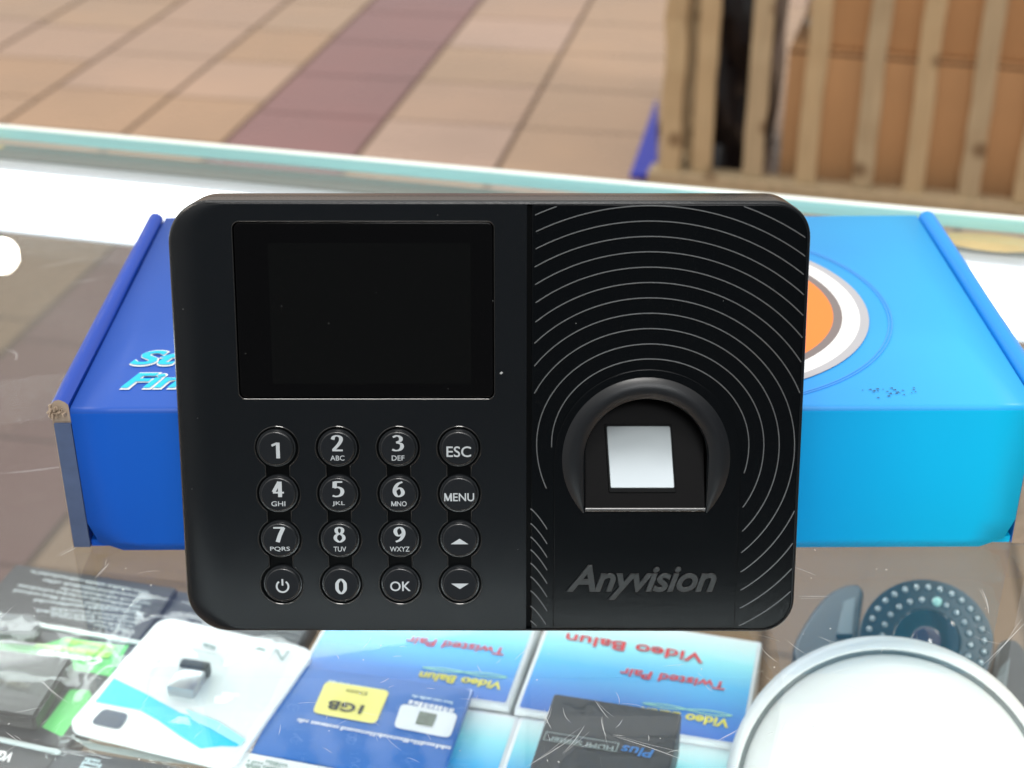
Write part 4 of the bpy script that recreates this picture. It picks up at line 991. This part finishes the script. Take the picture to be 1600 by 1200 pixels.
# left side panel, seen edge on
for j in range(5):
    y = 0.06+j*0.13; plank('side_slat', 0.004, 0.022, y, y+.09, 0.03 if j else 0.10, HC, m_wd2)
plank('side_rail', 0.0, 0.04, 0.03, 0.72, 0.0, 0.03, m_wd2); plank('side_rail', 0.0, 0.04, 0.03, 0.72, HC, HC+.04, m_wd2)
plank('post', -0.005, 0.042, 0.68, 0.73, 0.0, HC, m_wd)
plank('rear_rail', 0.04, W, .70, .73, .3, .36, m_wd2); plank('post', W-.04, W, .68, .73, 0, HC, m_wd)
# cardboard inside
def cardboard(x0, x1, y0, y1, z0, z1, label, grp='brown cartons inside the crate'):
    c_ = Vector(((x0+x1)/2, (y0+y1)/2, 0)); wpt = Vector(crate.location)+Vector((c_.x*math.cos(cyaw)-c_.y*math.sin(cyaw), c_.x*math.sin(cyaw)+c_.y*math.cos(cyaw), z0))
    r = empty('brown_carton', wpt.to_tuple(), cyaw); tag(r, label, 'carton', grp)
    hx, hy, hz = (x1-x0)/2, (y1-y0)/2, z1-z0
    box('body', -hx, hx, -hy, hy, 0, hz, m_cb, r, .006); box('tape', -hx*.98, hx*.98, -.03, .03, hz, hz+.001, m_tp, r, 0)
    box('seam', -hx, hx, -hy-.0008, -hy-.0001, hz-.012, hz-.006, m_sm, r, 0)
    return r
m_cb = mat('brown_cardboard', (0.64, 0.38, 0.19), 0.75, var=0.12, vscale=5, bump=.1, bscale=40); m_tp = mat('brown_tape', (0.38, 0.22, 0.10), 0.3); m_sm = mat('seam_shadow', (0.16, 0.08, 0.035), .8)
xb = lx(1203, 300, FZ+.05)
cardboard(xb, xb+.98, 0.06, 0.50, .012, 0.335, 'brown cardboard carton at the bottom of the wooden crate')
cardboard(xb-.01+.05, xb+1.0, 0.068, 0.52, .338, 0.86, 'upper brown cardboard carton stacked in the wooden crate')
# black bag between carton and crate corner
def bag():
    c_ = Vector((0.125, 0.20, 0)); wpt = Vector(crate.location)+Vector((c_.x*math.cos(cyaw)-c_.y*math.sin(cyaw), c_.x*math.sin(cyaw)+c_.y*math.cos(cyaw), .012))
    r = empty('black_bag', wpt.to_tuple(), cyaw); tag(r, 'black plastic bag stuffed in the crate beside the brown cartons', 'bag')
    bm = bmesh.new(); bm_box(bm, -.082, .085, -.12, .25, 0, .70, 0); bmesh.ops.subdivide_edges(bm, edges=bm.edges[:], cuts=10, use_grid_fill=True)
    for v in bm.verts:
        v.co += Vector((random.uniform(-.006, .006), random.uniform(-.008, .008)+.02*math.sin(v.co.z*30+v.co.x*40), random.uniform(-.004, .004) if v.co.z > .01 else 0))
    bm_obj('sack', bm, mat('black_polythene', (0.012, 0.009, 0.011), 0.3, var=.3, vscale=20), r, True)
bag()
# blue plastic board under the crate
b0 = P(977, 285, FZ+.006); b1 = P(1027, 165, FZ+.006)
qs = [b0, P(1640, 345, FZ+.006), P(1700, 200, FZ+.006), b1]
bb = empty('blue_floor_board', (b0.x, b0.y, FZ+.0045)); tag(bb, 'bright blue plastic sheet on the floor at the corner of the crate', 'plastic sheet')
bm = bmesh.new()
q2 = [P(*p, FZ) for p in ((984, 282), (1026, 283), (1026, 160))]
pl = [(p.x-b0.x, p.y-b0.y) for p in q2]
me = shape_mesh('sheet', [pl], .004, .001); link_mesh('sheet', me, mat('cobalt_plastic', (0.012, 0.03, 0.55), .4, var=.1), bb, True, loc=(0, 0, .0055)); bm.free()
# lamp seen only as a small mirror image in the glass
pm = P(2, 397, 0); dr = (pm-cC).normalized(); dr.z = -dr.z; lp = pm+dr*5.0
area('hall_downlight', lp.to_tuple(), pm.to_tuple(), 0.10, 0.10, 3, (1.0, 0.93, 0.84), 'DISK')
